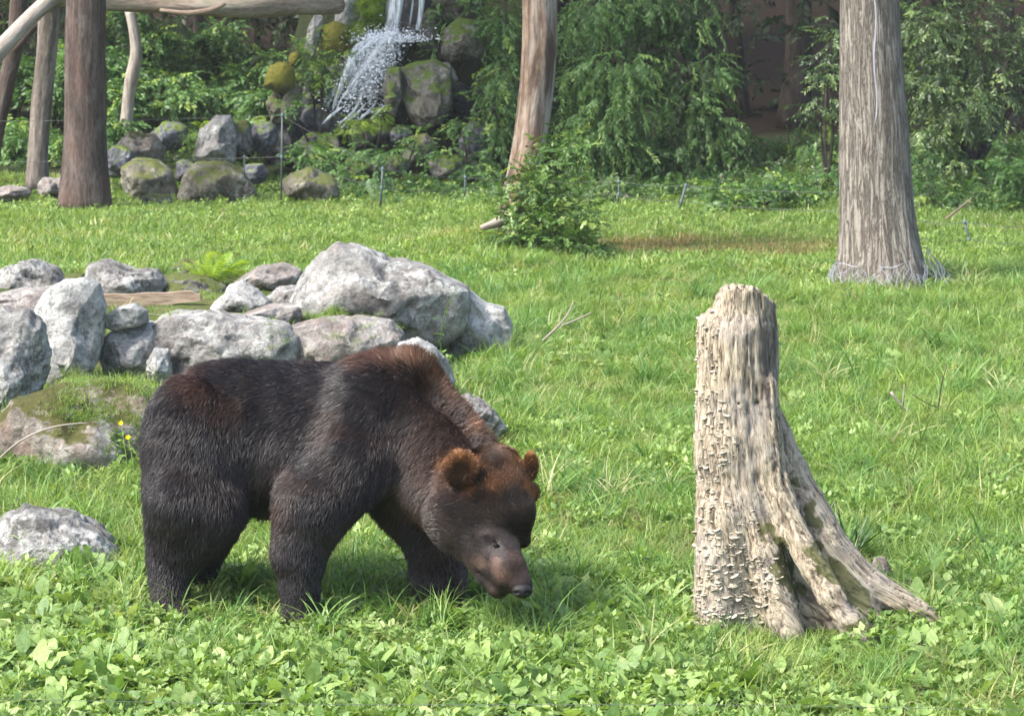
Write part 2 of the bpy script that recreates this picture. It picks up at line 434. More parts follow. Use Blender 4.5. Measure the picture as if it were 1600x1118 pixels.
xs = np.concatenate([np.linspace(-70, -9, 30), np.linspace(-8.8, 9.5, 170), np.linspace(9.8, 70, 30)])
ys = np.concatenate([np.linspace(-12, 8.8, 12), np.linspace(9, 48, 260), np.linspace(48.5, 140, 60)])
GX, GY = np.meshgrid(xs, ys, indexing='ij')
V = np.stack([GX, GY, H(GX, GY)], -1).reshape(-1, 3); ny = len(ys)
i = np.arange(len(xs)-1)[:, None]*ny; j = np.arange(ny-1)[None]
F = np.stack([i+j, i+ny+j, i+ny+j+1, i+j+1], -1).reshape(-1, 4)
m = N('soil'); f = m.noise(1.3, 6); f2 = m.noise(14, 5)
col = m.ramp(m.math('ADD', m.math('MULTIPLY', f, .5), m.math('MULTIPLY', f2, .5)), [(.38, (.035, .045, .014)), (.5, (.06, .085, .02)), (.65, (.11, .08, .045))])
mid_ = m.ramp(m.math('DIVIDE', m.sep(m.pos, 1), 100.), [(.36, 0.), (.38, 1.)])
col = m.mix(mid_, col, m.ramp(f2, [(.35, (.014, .018, .008)), (.7, (.035, .045, .015))]))
far = m.ramp(m.math('DIVIDE', m.sep(m.pos, 1), 100.), [(.42, 0.), (.46, 1.)])
col = m.mix(far, col, m.ramp(f2, [(.3, (.02, .014, .009)), (.7, (.05, .033, .02))]))
link('ground', mesh_np('ground', V, F), m.done(m.bsdf(col, .95, .1, m.bump(f2, .8, .04))), kind='structure')

# ------------------------------------------------------------------ rocks
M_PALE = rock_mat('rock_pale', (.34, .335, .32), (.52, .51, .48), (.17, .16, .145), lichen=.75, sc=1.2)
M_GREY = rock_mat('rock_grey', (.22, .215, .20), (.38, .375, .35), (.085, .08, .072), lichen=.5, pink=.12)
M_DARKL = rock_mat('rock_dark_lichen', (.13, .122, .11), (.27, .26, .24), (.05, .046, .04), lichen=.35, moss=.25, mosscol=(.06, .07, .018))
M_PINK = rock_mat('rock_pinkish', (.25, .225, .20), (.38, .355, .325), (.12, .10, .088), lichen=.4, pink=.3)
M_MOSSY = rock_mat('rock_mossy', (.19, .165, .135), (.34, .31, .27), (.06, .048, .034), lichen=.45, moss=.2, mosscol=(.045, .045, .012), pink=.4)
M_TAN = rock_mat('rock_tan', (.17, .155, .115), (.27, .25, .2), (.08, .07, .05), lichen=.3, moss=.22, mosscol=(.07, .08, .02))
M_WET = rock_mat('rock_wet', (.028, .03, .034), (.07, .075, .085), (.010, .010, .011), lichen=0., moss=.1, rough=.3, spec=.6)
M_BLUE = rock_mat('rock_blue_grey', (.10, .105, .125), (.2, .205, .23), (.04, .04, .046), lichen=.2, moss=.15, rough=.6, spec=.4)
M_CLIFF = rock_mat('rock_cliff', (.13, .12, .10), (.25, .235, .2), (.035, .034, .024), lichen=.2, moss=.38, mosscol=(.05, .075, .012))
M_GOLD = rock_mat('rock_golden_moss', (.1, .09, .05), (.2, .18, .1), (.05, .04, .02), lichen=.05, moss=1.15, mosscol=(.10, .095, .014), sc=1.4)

def rock(label, out, Y, dep, mat, seed, rough=.07, lvl=4, facets=14, group=None, name='rock', push=.0, cat='rock'):
    if mat.name == 'rock_golden_moss': facets = 0
    elif rough > .05: facets = 22; rough *= 1.6
    """a boulder whose outline, seen from the front, is `out`; it has its own thickness dep (m, front to back)"""
    r = np.random.default_rng(seed)
    if len(out) == 4 and not hasattr(out[0], '__len__'):
        cx, cy, wd, ht = out; n = 11; a = np.linspace(0, 2*np.pi, n, endpoint=False)+r.uniform(-.15, .15, n)
        k = r.uniform(.86, 1.1, n); q = .80 if mat.name != 'rock_golden_moss' else 1.
        out = [(cx+wd/2*k[i]*np.sign(math.cos(a[i]))*abs(math.cos(a[i]))**q, cy-ht/2*k[i]*np.sign(math.sin(a[i]))*abs(math.sin(a[i]))**q) for i in range(n)]
    W = np.array([at(x, y, Y) for x, y in out])[:, [0, 2]]
    lo, hi = W.min(0), W.max(0); c = (lo+hi)/2
    if W.shape[0] > 4: c = .5*c+.5*W.mean(0)
    D, F = ICO[lvl]; D = D.copy()
    th = np.arctan2(D[:, 2], D[:, 0]); rho = np.hypot(D[:, 0], D[:, 2])
    # radius of the outline polygon in each direction
    ct, st = np.cos(th), np.sin(th); best = np.full(len(th), 0.)
    for i in range(len(W)):
        p, q = W[i]-c, W[(i+1) % len(W)]-c; e = q-p
        den = ct*e[1]-st*e[0]; den = np.where(abs(den) < 1e-9, 1e-9, den)
        t = (p[0]*e[1]-p[1]*e[0])/den; u = (p[0]*st-p[1]*ct)/np.where(abs(den) < 1e-9, 1e-9, den)
        ok = (t > 0) & (u >= -1e-6) & (u <= 1+1e-6); best = np.where(ok, np.maximum(best, t), best)
    # rounded-box like section in depth, cut by flat faces
    e_ = 1. if facets == 0 else .5
    q = np.stack([ct*rho**e_, np.sign(D[:, 1])*abs(D[:, 1])**(1. if facets == 0 else .7), st*rho**e_], 1)
    for _ in range(facets):
        n = r.normal(size=3); n[1] = -abs(n[1])-.35; n /= np.linalg.norm(n)
        d = r.uniform(.50, .86); e = q@n-d; k = np.maximum(e, 0)
        q = q-n*(k*.99)[:, None]*np.clip(1.15-np.hypot(q[:, 0], q[:, 2])**6, 0, 1)[:, None]
    rr = np.hypot(q[:, 0], q[:, 2]); size = (hi-lo).mean()/2
    V = np.stack([c[0]+ct*rr*best, Y+push+q[:, 1]*dep/2, c[1]+st*rr*best], 1)
    nn = np.stack([ct*rho/np.maximum(best, .02), D[:, 1]/(dep/2), st*rho/np.maximum(best, .02)], 1); nn /= np.linalg.norm(nn, axis=1)[:, None]
    s = size
    dsp = fbm(V/s*1.1+seed, 3, seed)*rough*.7+(.5-np.abs(fbm(V/s*2.2+seed*3, 4, seed+9)))*rough*.9+fbm(V/s*7, 4, seed+5)*rough*.55
    V = V+nn*(dsp*s)[:, None]
    base = np.array([c[0], Y, lo[1]])
    me = mesh_np(name, V-base, F); o = link(name, me, mat, None, label, cat, group)
    o.location = base
    return o

PILE = 'boulders heaped on the lawn behind the bear'
rocks_pile = [
 ('large boulder with pale sloping top and dark right face, highest of the heap', [(456,470),(468,425),(495,395),(520,377),(560,388),(605,410),(650,416),(700,440),(732,455),(733,485),(715,520),(690,545),(640,545),(560,520),(500,505),(465,495)], 20.0, 1.25, M_GREY, 11, .06, 5),
 ('smooth grey boulder at the right end of the heap, beside the open grass', [(700,470),(735,455),(760,475),(788,482),(802,510),(798,545),(780,572),(720,578),(700,560)], 20.4, .8, M_PALE, 12, .035, 5),
 ('long low grey slab with shaded front, just behind the back of the bear', [(228,520),(245,498),(270,490),(330,494),(400,500),(450,508),(470,530),(468,575),(440,600),(350,618),(260,615),(236,590)], 18.9, 1.1, M_GREY, 13, .06, 5),
 ('flat brownish slab between the long low slab and the big boulder', [(452,512),(500,500),(560,497),(610,505),(630,525),(625,560),(590,590),(500,595),(460,580)], 19.1, .9, M_PINK, 14, .06, 5),
 ('tall white upright boulder, the whitest one of the heap', [(46,490),(70,455),(100,440),(130,436),(153,445),(161,480),(157,530),(148,570),(125,605),(105,622),(82,600),(60,560),(50,530)], 18.5, .7, M_PALE, 15, .05, 5),
 ('rough speckled grey boulder cut by the left edge, touching the white upright one', [(-60,510),(-20,488),(40,490),(62,515),(66,560),(58,610),(45,660),(10,690),(-50,690)], 17.4, .8, M_GREY, 16, .10, 5),
 ('small white wedge stone resting on top of another stone', [(162,495),(185,480),(210,474),(232,486),(232,505),(210,514),(180,520),(163,512)], 18.7, .4, M_PALE, 17, .05, 4),
 ('rounded whitish stone carrying a small wedge stone', [(152,560),(165,525),(190,505),(235,503),(252,520),(250,560),(240,600),(200,606),(165,600)], 18.8, .7, M_PALE, 18, .07, 5),
 ('pitted grey rock with a reddish hollow, behind the white upright boulder', [(124,450),(130,412),(160,408),(200,425),(240,425),(262,445),(255,475),(200,485),(130,485)], 21.8, .9, M_GREY, 19, .10, 5),
 ('dark pitted rock between the plank and the bright fern', [(238,440),(270,432),(320,436),(350,450),(345,475),(300,488),(240,485)], 22.0, .9, M_DARKL, 20, .10, 4),
 ('rough grey rock far left at the back of the heap', [(-40,440),(10,420),(50,412),(85,425),(98,450),(80,480),(0,490),(-40,490)], 22.4, 1., M_GREY, 21, .12, 4),
 ('low pinkish slab far left behind the white upright boulder', [(-40,468),(20,455),(80,450),(115,462),(112,495),(40,505),(-40,505)], 20.6, .9, M_PINK, 22, .05, 4),
 ('flat tan rock behind the white triangular stone', [(368,440),(400,418),(440,413),(470,425),(470,455),(420,465),(375,462)], 22.2, .8, M_PINK, 23, .06, 4),
 ('white triangular stone left of the big boulder', [(322,485),(350,450),(375,440),(400,455),(426,475),(418,492),(370,500),(330,497)], 20.6, .6, M_PALE, 24, .06, 4),
 ('flat pinkish stone at the foot of the big boulder, left of the grass tuft', [(375,492),(420,478),(470,476),(480,492),(470,508),(400,510)], 20.0, .6, M_PINK, 25, .05, 4),
 ('small dark stone poking from the grass behind the heap', [(270,418),(285,404),(310,408),(318,420),(312,436),(275,436)], 23.6, .4, M_DARKL, 26, .12, 4),
 ('pale stone just above the shoulder hump of the bear', [(610,565),(625,540),(652,531),(680,548),(702,575),(712,600),(690,625),(620,620)], 17.6, .5, M_PALE, 27, .11, 4),
 ('small grey stone behind the mane of the bear, lowest of the heap', [(700,640),(728,616),(750,628),(768,640),(790,668),(775,690),(715,690)], 16.3, .4, M_GREY, 28, .16, 4),
 ('wide moss-covered boulder left of the rump of the bear', [(-40,700),(-10,660),(30,630),(80,612),(150,606),(220,612),(260,640),(275,690),(270,760),(180,780),(60,775),(-30,770)], 15.6, 1.1, M_MOSSY, 29, .07, 5),
 ('low brown stone lying in the hollow just under the plank', [(200,500),(230,486),(300,484),(340,492),(330,508),(240,512)], 20.4, .7, M_DARKL, 32, .08, 4),
 ('flat grey stone filling the gap right of the white triangular stone', [(405,472),(430,452),(462,450),(480,470),(478,490),(420,494)], 20.9, .7, M_GREY, 33, .08, 4),
 ('dark low stone between the pitted grey rock and the far left rock', [(84,455),(100,432),(128,430),(136,455),(130,480),(90,480)], 22.6, .7, M_DARKL, 34, .1, 4),
 ('small pale stone jammed between the whitish stone and the long low slab', [(228,565),(240,545),(262,548),(266,590),(250,612),(232,604)], 18.5, .4, M_PALE, 35, .1, 4),
 ('low rough grey boulder in the front left grass', [(-40,850),(0,815),(35,800),(70,808),(110,806),(150,835),(180,865),(194,900),(180,925),(60,935),(-40,925)], 12.9, .75, M_GREY, 30, .09, 5),
]
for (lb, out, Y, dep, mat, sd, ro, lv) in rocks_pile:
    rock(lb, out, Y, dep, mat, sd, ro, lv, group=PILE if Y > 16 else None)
rock('short brown rock stub standing in the grass right of the stump', [(1362,884),(1368,872),(1384,871),(1391,885),(1391,940),(1362,940)], 12.4, .1, M_PINK, 31, .08, 4)
EDGE = 'rocks along the foot of the wood behind the left trunks'
for (lb, out, Y, dep, mat, sd, ro) in [
 ('rounded boulder with mossy right side, second from the big brown trunk', [(184,300),(190,262),(212,246),(240,250),(268,270),(280,305),(270,322),(190,322)], 35.6, 1., M_TAN, 41, .07),
 ('broad tan boulder with peaked top, largest beside the fence post', [(270,322),(284,275),(305,254),(350,254),(380,270),(398,295),(400,325)], 35.4, 1.1, M_TAN, 42, .06),
 ('dark mossy rock at the foot of the pale curved trunk', (216,234,72,58), 37.0, .9, M_MOSSY, 43, .08),
 ('pale grey rock behind the mossy ones, next to grass blades', (263,215,58,48), 37.8, .8, M_BLUE, 44, .07),
 ('dark grey rock squeezed against the big brown trunk', (185,255,46,52), 36.4, .7, M_BLUE, 45, .08),
 ('small dark stone wedged between two bigger boulders', (288,268,34,36), 36.2, .5, M_BLUE, 46, .08),
 ('tall grey rock with a leaning flat face', [(302,245),(312,205),(335,182),(358,182),(368,205),(366,255),(310,262)], 37.4, .9, M_GREY, 47, .06),
 ('narrow grey rock to the right of the tall leaning one', (377,218,34,66), 37.8, .7, M_DARKL, 48, .08),
 ('low flat stone lying in front of the boulders', (244,314,54,20), 35.0, .6, M_DARKL, 49, .06),
 ('blue-grey rock with mossy left side by the dark hollow', (412,216,46,56), 38.2, .8, M_BLUE, 50, .06),
 ('small bluish stone between the two thin fence posts', (398,272,42,34), 36.6, .6, M_BLUE, 51, .05),
 ('mottled boulder with a white patch, right of the tall fence post', (482,290,92,50), 35.4, 1., M_TAN, 52, .08),
 ('tan rock left of the root flare of the big brown trunk', (80,294,44,36), 35.6, .7, M_PINK, 53, .06),
 ('low flat tan rock at the far left edge of the lawn', (16,302,62,22), 35.2, .9, M_PINK, 54, .04),
 ]: rock(lb, out, Y, dep, mat, sd, ro, group=EDGE, lvl=4)
CL = 'rocks of the mossy waterfall bank'
for (lb, out, Y, dep, mat, sd, ro) in [
 ('round boulder wholly covered in golden moss', (437,122,50,52), 38.6, .55, M_GOLD, 61, .05),
 ('grey rock propping up the golden mossy boulder', (434,168,34,56), 38.7, .5, M_TAN, 91, .08),
 ('small knob of rust-brown moss above the golden mossy boulder', (462,93,22,26), 38.9, .3, M_GOLD, 62, .08),
 ('pale weathered rock pillar right below the horizontal log end', [(474,78),(482,40),(492,20),(505,26),(500,60),(490,90)], 39.2, .35, M_PALE, 63, .06),
 ('pale rock pillar at the top where the horizontal log ends', [(522,45),(526,5),(540,-25),(562,-20),(560,30),(545,50)], 39.6, .5, M_PALE, 64, .06),
 ('rock with brown moss cap under the pale top pillar', (524,62,46,60), 39.3, .6, M_GOLD, 65, .06),
 ('slim pale rock above the tall fence post', [(434,190),(445,150),(455,130),(472,138),(470,170),(458,205)], 38.6, .4, M_TAN, 66, .07),
 ('black wet rock in the hollow behind the tall fence post', (448,232,80,96), 39.0, 1., M_WET, 67, .08),
 ('dark rock slope below the golden mossy boulder', (478,165,84,84), 39.6, 1.2, M_WET, 68, .09),
 ('bluish wet rock at the foot of the waterfall', (520,190,94,60), 39.2, .9, M_BLUE, 69, .09),
 ('grey-green rock under the bluish wet one', (500,235,72,64), 38.6, .9, M_CLIFF, 70, .08),
 ('black wet rock that splits the falling water', (616,76,46,40), 39.3, .6, M_WET, 71, .07),
 ('dark cliff face behind the falling water', (640,30,130,150), 40.6, 1.2, M_WET, 72, .07),
 ('boulder with a mossy left flank right of the waterfall', [(690,85),(696,45),(715,28),(740,30),(760,62),(758,85),(735,100),(700,100)], 38.9, .8, M_CLIFF, 73, .06),
 ('upper grey rock cut by the top edge right of the waterfall', (718,0,86,80), 39.6, 1., M_CLIFF, 74, .06),
 ('big flat-faced mossy slab in the middle of the bank', [(622,110),(640,100),(680,92),(706,110),(708,160),(690,195),(655,205),(638,180),(626,150)], 38.5, .9, M_CLIFF, 75, .05),
 ('slim upright slab left of the big flat-faced one', [(598,135),(606,105),(626,104),(628,150),(618,185),(602,175)], 38.3, .5, M_CLIFF, 76, .05),
 ('mossy rock step below the splashing spray', (584,215,74,56), 38.6, .9, M_CLIFF, 77, .07),
 ('black wet rock behind the falling spray', (570,130,110,110), 40.0, 1., M_WET, 78, .08),
 ('mossy ledge to the left of the water chute', (580,35,52,90), 40.2, .8, M_CLIFF, 79, .07),
 ('grey-blue rock low on the bank near the middle tree', (746,226,58,80), 38.0, .8, M_BLUE, 80, .08),
 ('brownish rock half hidden by plants on the bank', (654,240,60,60), 38.0, .8, M_TAN, 81, .07),
 ('mossy boulder just left of the orange-brown trunk', (780,150,70,110), 39.2, 1., M_CLIFF, 82, .07),
 ('grey rock in the greenery below the brownish one', (560,265,60,44), 37.6, .7, M_CLIFF, 83, .07),
 ('dark rock in shade above the grey-blue one', (712,160,60,70), 39.4, .8, M_WET, 84, .08),
 ('angular grey rock on the bank between the boulder and the big slab', (690,120,50,44), 38.9, .6, M_GREY, 85, .08),
 ('mossy rock under the golden moss ferns', (500,128,50,50), 39.4, .6, M_CLIFF, 86, .08),
 ('small grey rock by the foot of the big flat-faced slab', (628,215,40,36), 38.2, .5, M_BLUE, 87, .08),
 ('grey rock face right of the falling water', (676,50,44,70), 39.8, .7, M_CLIFF, 88, .07),
 ('low mossy rock on the bank above the short dark post', (610,262,64,36), 37.4, .6, M_CLIFF, 89, .08),
 ('mossy rock low on the bank left of the brownish rock', (700,262,60,40), 37.3, .6, M_CLIFF, 90, .08),
 ]: rock(lb, out, Y, dep, mat, sd, ro, group=CL, lvl=4)

# plank in the heap
pm = N('weathered_plank'); v = m_ = pm.vmul(pm.n('ShaderNodeTexCoord').outputs['Object'], (2, 20, 20))
pf = pm.noise(3, 6, v); pmat = pm.done(pm.bsdf(pm.ramp(pf, [(.35, (.16, .11, .075)), (.6, (.34, .26, .19))]), .85, .2, pm.bump(pf, .6, .01)))
a, b = at(158, 472, 20.9), at(314, 466, 20.9)
t = np.linspace(0, 1, 24); L = np.linalg.norm(b-a)
Vp = []; 
for q in t:
    top = .062+.004*math.sin(q*17)-(.02 if q > .93 else 0); bot = -.052+.012*vn(np.array([[q*9, 0, 0]]))[0]+(.03*max(0, q-.55)/.45)
    for (yy, zz) in ((-.03, top), (.03, top), (.03, bot), (-.03, bot)): Vp.append((q*L, yy+.004*math.sin(q*11), zz))
Vp = np.array(Vp); Fp = [(i*4+k, i*4+(k+1) % 4, i*4+4+(k+1) % 4, i*4+4+k) for i in range(23) for k in range(4)]+[(0, 3, 2, 1), (92, 93, 94, 95)]
o = link('wooden_plank', mesh_np('wooden_plank', Vp, np.array(Fp), False), pmat, None, 'weathered tan wooden plank lying among the boulders', 'plank')
o.location = a; o.rotation_euler = (0, -math.atan2(b[2]-a[2], b[0]-a[0]), 0)

# ------------------------------------------------------------------ the bear
def idw(P, K, vals, pw=3.):
    d = np.linalg.norm(P[:, None]-K[None], axis=2)+1e-4; W = d**-pw; W /= W.sum(1)[:, None]; return W@vals
def build_bear():
    S = Sdf((-2.2, 11.0, -.06), (.32, 12.6, 1.5), .0145)
    px = 1/329.
    def E(x, y, Y, rx, ry, rz, k=.07, yaw=0., pit=0.): S.ell(at(x, y, Y), (rx*px, ry, rz*px), k, yaw, pit)
    def R(a, b, ra, rb, k=.06, sy=1.): S.cone(at(*a), at(*b), ra*px, rb*px, k, sy)
    # trunk
    E(352, 672, 12.04, 108, .31, 108, .01)
    E(430, 686, 12.02, 125, .29, 120, .10)
    E(515, 684, 11.97, 120, .30, 116, .10)
    E(585, 668, 11.92, 86, .27, 112, .09)
    R((590, 618, 11.88), (640, 586, 11.86), 56, 38, .09, 1.3)     # hump
    E(562, 662, 11.73, 54, .12, 92, .08, pit=-.3)       # shoulder blade, near side
    E(632, 690, 11.98, 56, .20, 88, .08)
    # neck
    R((632, 656, 11.88), (732, 744, 11.68), 80, 56, .09, 1.0)
    R((620, 700, 11.86), (690, 772, 11.66), 66, 50, .07)
    R((655, 596, 11.86), (764, 716, 11.68), 20, 20, .08)      # crest of the neck
    # haunches
    E(306, 712, 11.83, 84, .17, 126, .045, pit=.12)
    R((292, 780, 11.78), (274, 868, 11.84), 66, 39, .06)
    R((336, 790, 11.76), (284, 872, 11.82), 44, 32, .05)          # knee in front
    R((266, 868, 11.86), (264, 950, 11.78), 34, 30, .045)
    R((262, 966, 11.80), (305, 976, 11.70), 30, 24, .04)
    R((330, 760, 12.18), (300, 880, 12.2), 76, 40, .07)
    R((300, 880, 12.2), (302, 944, 12.14), 32, 28, .05)
    R((300, 950, 12.14), (336, 956, 12.06), 28, 20, .04)
    # near fore leg
    R((556, 716, 11.72), (492, 790, 11.66), 70, 54, .05)
    R((488, 784, 11.66), (468, 866, 11.64), 58, 40, .05)
    R((468, 866, 11.64), (468, 955, 11.62), 38, 28, .045)
    R((468, 974, 11.63), (496, 992, 11.53), 31, 25, .04)
    # far fore leg
    R((620, 740, 12.02), (676, 830, 12.0), 72, 46, .06)
    R((680, 820, 12.0), (686, 900, 11.96), 46, 39, .05)
    R((686, 900, 11.96), (692, 960, 11.92), 38, 32, .05)
    R((690, 972, 11.92), (722, 980, 11.82), 30, 24, .04)
    # head
    E(752, 784, 11.50, 70, .19, 72, .055)
    E(720, 812, 11.42, 50, .12, 52, .05)                  # cheek, near side
    E(796, 800, 11.56, 37, .13, 56, .04)
    R((712, 812, 11.42), (766, 886, 11.27), 38, 27, .05)
    R((774, 745, 11.52), (790, 800, 11.42), 48, 44, .04)          # forehead
    E(810, 812, 11.46, 17, .06, 42, .03); E(758, 818, 11.34, 22, .05, 34, .035)   # brow ridges either side of the furrow
    R((778, 850, 11.36), (793, 896, 11.14), 31, 28, .028)          # muzzle
    R((758, 862, 11.40), (779, 914, 11.19), 27, 21, .022)          # lower jaw
    R((802, 882, 11.22), (814, 914, 11.10), 20, 19, .02)
    E(764, 836, 11.275, 19, .035, 9, .02); E(818, 844, 11.40, 10, .03, 11, .03)   # brows
    E(775, 852, 11.262, 9, .022, 7, -.010)                 # eye socket
    S.cone(at(745, 892, 11.24), at(786, 934, 11.06), .010, .007, -.010)  # mouth
    R((803, 862, 11.27), (808, 905, 11.12), 12, 13, .012)                # bridge of the nose
    # ears: round cups facing the camera
    R((730, 764, 11.46), (722, 746, 11.37), 16, 16, .02)
    E(720, 733, 11.33, 25, .028, 27, .015); E(722, 737, 11.297, 15, .024, 17, -.010)
    E(829, 727, 11.48, 13, .030, 24, .015); E(833, 729, 11.445, 8, .024, 16, -.012)
    E(834, 768, 11.54, 9, .02, 16, .02)
    V, F = S.mesh(); V = relax(V, F, 2)
    Nn = vnormals(V, F)
    # soft folds of skin and muscle
    V = V+Nn*(fbm(V*[5, 5, 3.5], 3, 5)*.014+fbm(V*17, 2, 8)*.004)[:, None]
    Nn = vnormals(V, F)
    return V, F, Nn

BK = [  # px, py, Y, hair direction (x, y, z), length cm, lift, colour key, thickness of covering
 (420, 560, 12.0, (-1, 0, .0), 5.0, .22), (330, 590, 12.0, (-1, 0, -.6), 5.0, .2), (240, 660, 11.9, (-.5, 0, -1), 5.5, .22),
 (225, 780, 11.9, (-.25, 0, -1), 7.0, .3), (330, 700, 11.7, (-.35, 0, -1), 4.5, .16), (300, 800, 11.7, (-.3, 0, -1), 5, .2),
 (270, 900, 11.75, (-.1, 0, -1), 3.2, .15), (270, 960, 11.7, (.3, -.3, -1), 2.5, .15),
 (430, 650, 11.7, (-.9, 0, -.6), 4.8, .16), (430, 740, 11.7, (-.5, 0, -1), 5, .18), (410, 815, 11.85, (-.3, 0, -1), 8, .2),
 (520, 620, 11.65, (-.9, 0, -.5), 4.8, .16), (540, 565, 11.85, (-1, 0, -.1), 5.0, .18), (545, 600, 11.75, (-1, 0, -.4), 4.8, .15), (580, 592, 11.72, (-1, 0, -.3), 4.8, .16), (515, 655, 11.68, (-.8, 0, -.6), 4.8, .14), (495, 600, 11.8, (-1, 0, -.3), 4.8, .15), (500, 720, 11.65, (-.6, 0, -.9), 4.5, .16),
 (620, 545, 11.85, (-.35, 0, .9), 7.5, .75), (660, 570, 11.85, (.25, -.1, .9), 7.5, .8), (700, 615, 11.8, (.6, -.1, .6), 7, .75),
 (750, 670, 11.75, (.7, -.1, .5), 6, .65), (790, 705, 11.6, (.5, -.1, .6), 4.5, .55),
 (600, 620, 11.6, (-.7, 0, -.5), 5, .18), (650, 650, 11.55, (-.6, 0, -.7), 5.5, .22), (600, 700, 11.55, (-.5, 0, -.9), 5, .2),
 (690, 690, 11.5, (-.5, 0, -.8), 5.5, .3), (680, 740, 11.5, (-.6, 0, -.7), 6.5, .35), (660, 790, 11.6, (-.5, 0, -1), 7, .35),
 (480, 800, 11.6, (-.15, -.1, -1), 3.8, .16), (470, 890, 11.6, (-.05, 0, -1), 3, .14), (480, 960, 11.5, (.2, -.3, -1), 2.5, .15),
 (560, 790, 11.75, (-.4, 0, -1), 6, .25), (640, 820, 12.0, (-.6, 0, -1), 8, .4), (640, 880, 12.0, (-.7, 0, -1), 6.5, .4),
 (690, 880, 11.9, (0, 0, -1), 3.5, .15), (690, 950, 11.9, (.2, -.3, -1), 2.5, .15),
 (750, 760, 11.4, (-.3, -.1, .8), 3.5, .4), (780, 745, 11.45, (.1, -.1, .9), 3.2, .4), (735, 800, 11.38, (-.8, 0, .2), 2.2, .15),
 (700, 820, 11.45, (-1, 0, -.1), 3.0, .2), (690, 775, 11.45, (-.7, 0, -.5), 6.0, .4), (770, 800, 11.4, (-.3, 0, .9), 1.6, .12), (775, 845, 11.35, (-.4, 0, .6), 1.0, .12),
 (800, 790, 11.45, (.1, 0, .9), 1.4, .12), (825, 820, 11.5, (.5, .3, .5), 1.4, .12),
 (785, 880, 11.25, (-.3, 0, .9), .8, .1), (800, 915, 11.2, (-.4, 0, .7), .55, .1), (760, 895, 11.35, (-.8, .2, .3), .9, .12),
 (721, 710, 11.34, (0, -.1, 1), 3.6, .9), (698, 730, 11.34, (-1, -.1, .3), 3.4, .9), (745, 728, 11.34, (1, -.1, .4), 3.2, .9), (721, 738, 11.32, (.1, -.7, .6), 2.0, .7), (705, 760, 11.45, (-.4, -.3, -.5), 4, .5), (735, 770, 11.42, (.2, -.4, -.6), 3.5, .5),
 (830, 715, 11.6, (.2, 0, 1), 2.5, .7), (834, 770, 11.6, (.5, 0, .2), 2.2, .6)]
RUST, BRN, BLK, GREY, MUZ = (.15, .065, .035), (.036, .021, .017), (.0130, .0098, .0098), (.034, .027, .026), (.085, .052, .036)
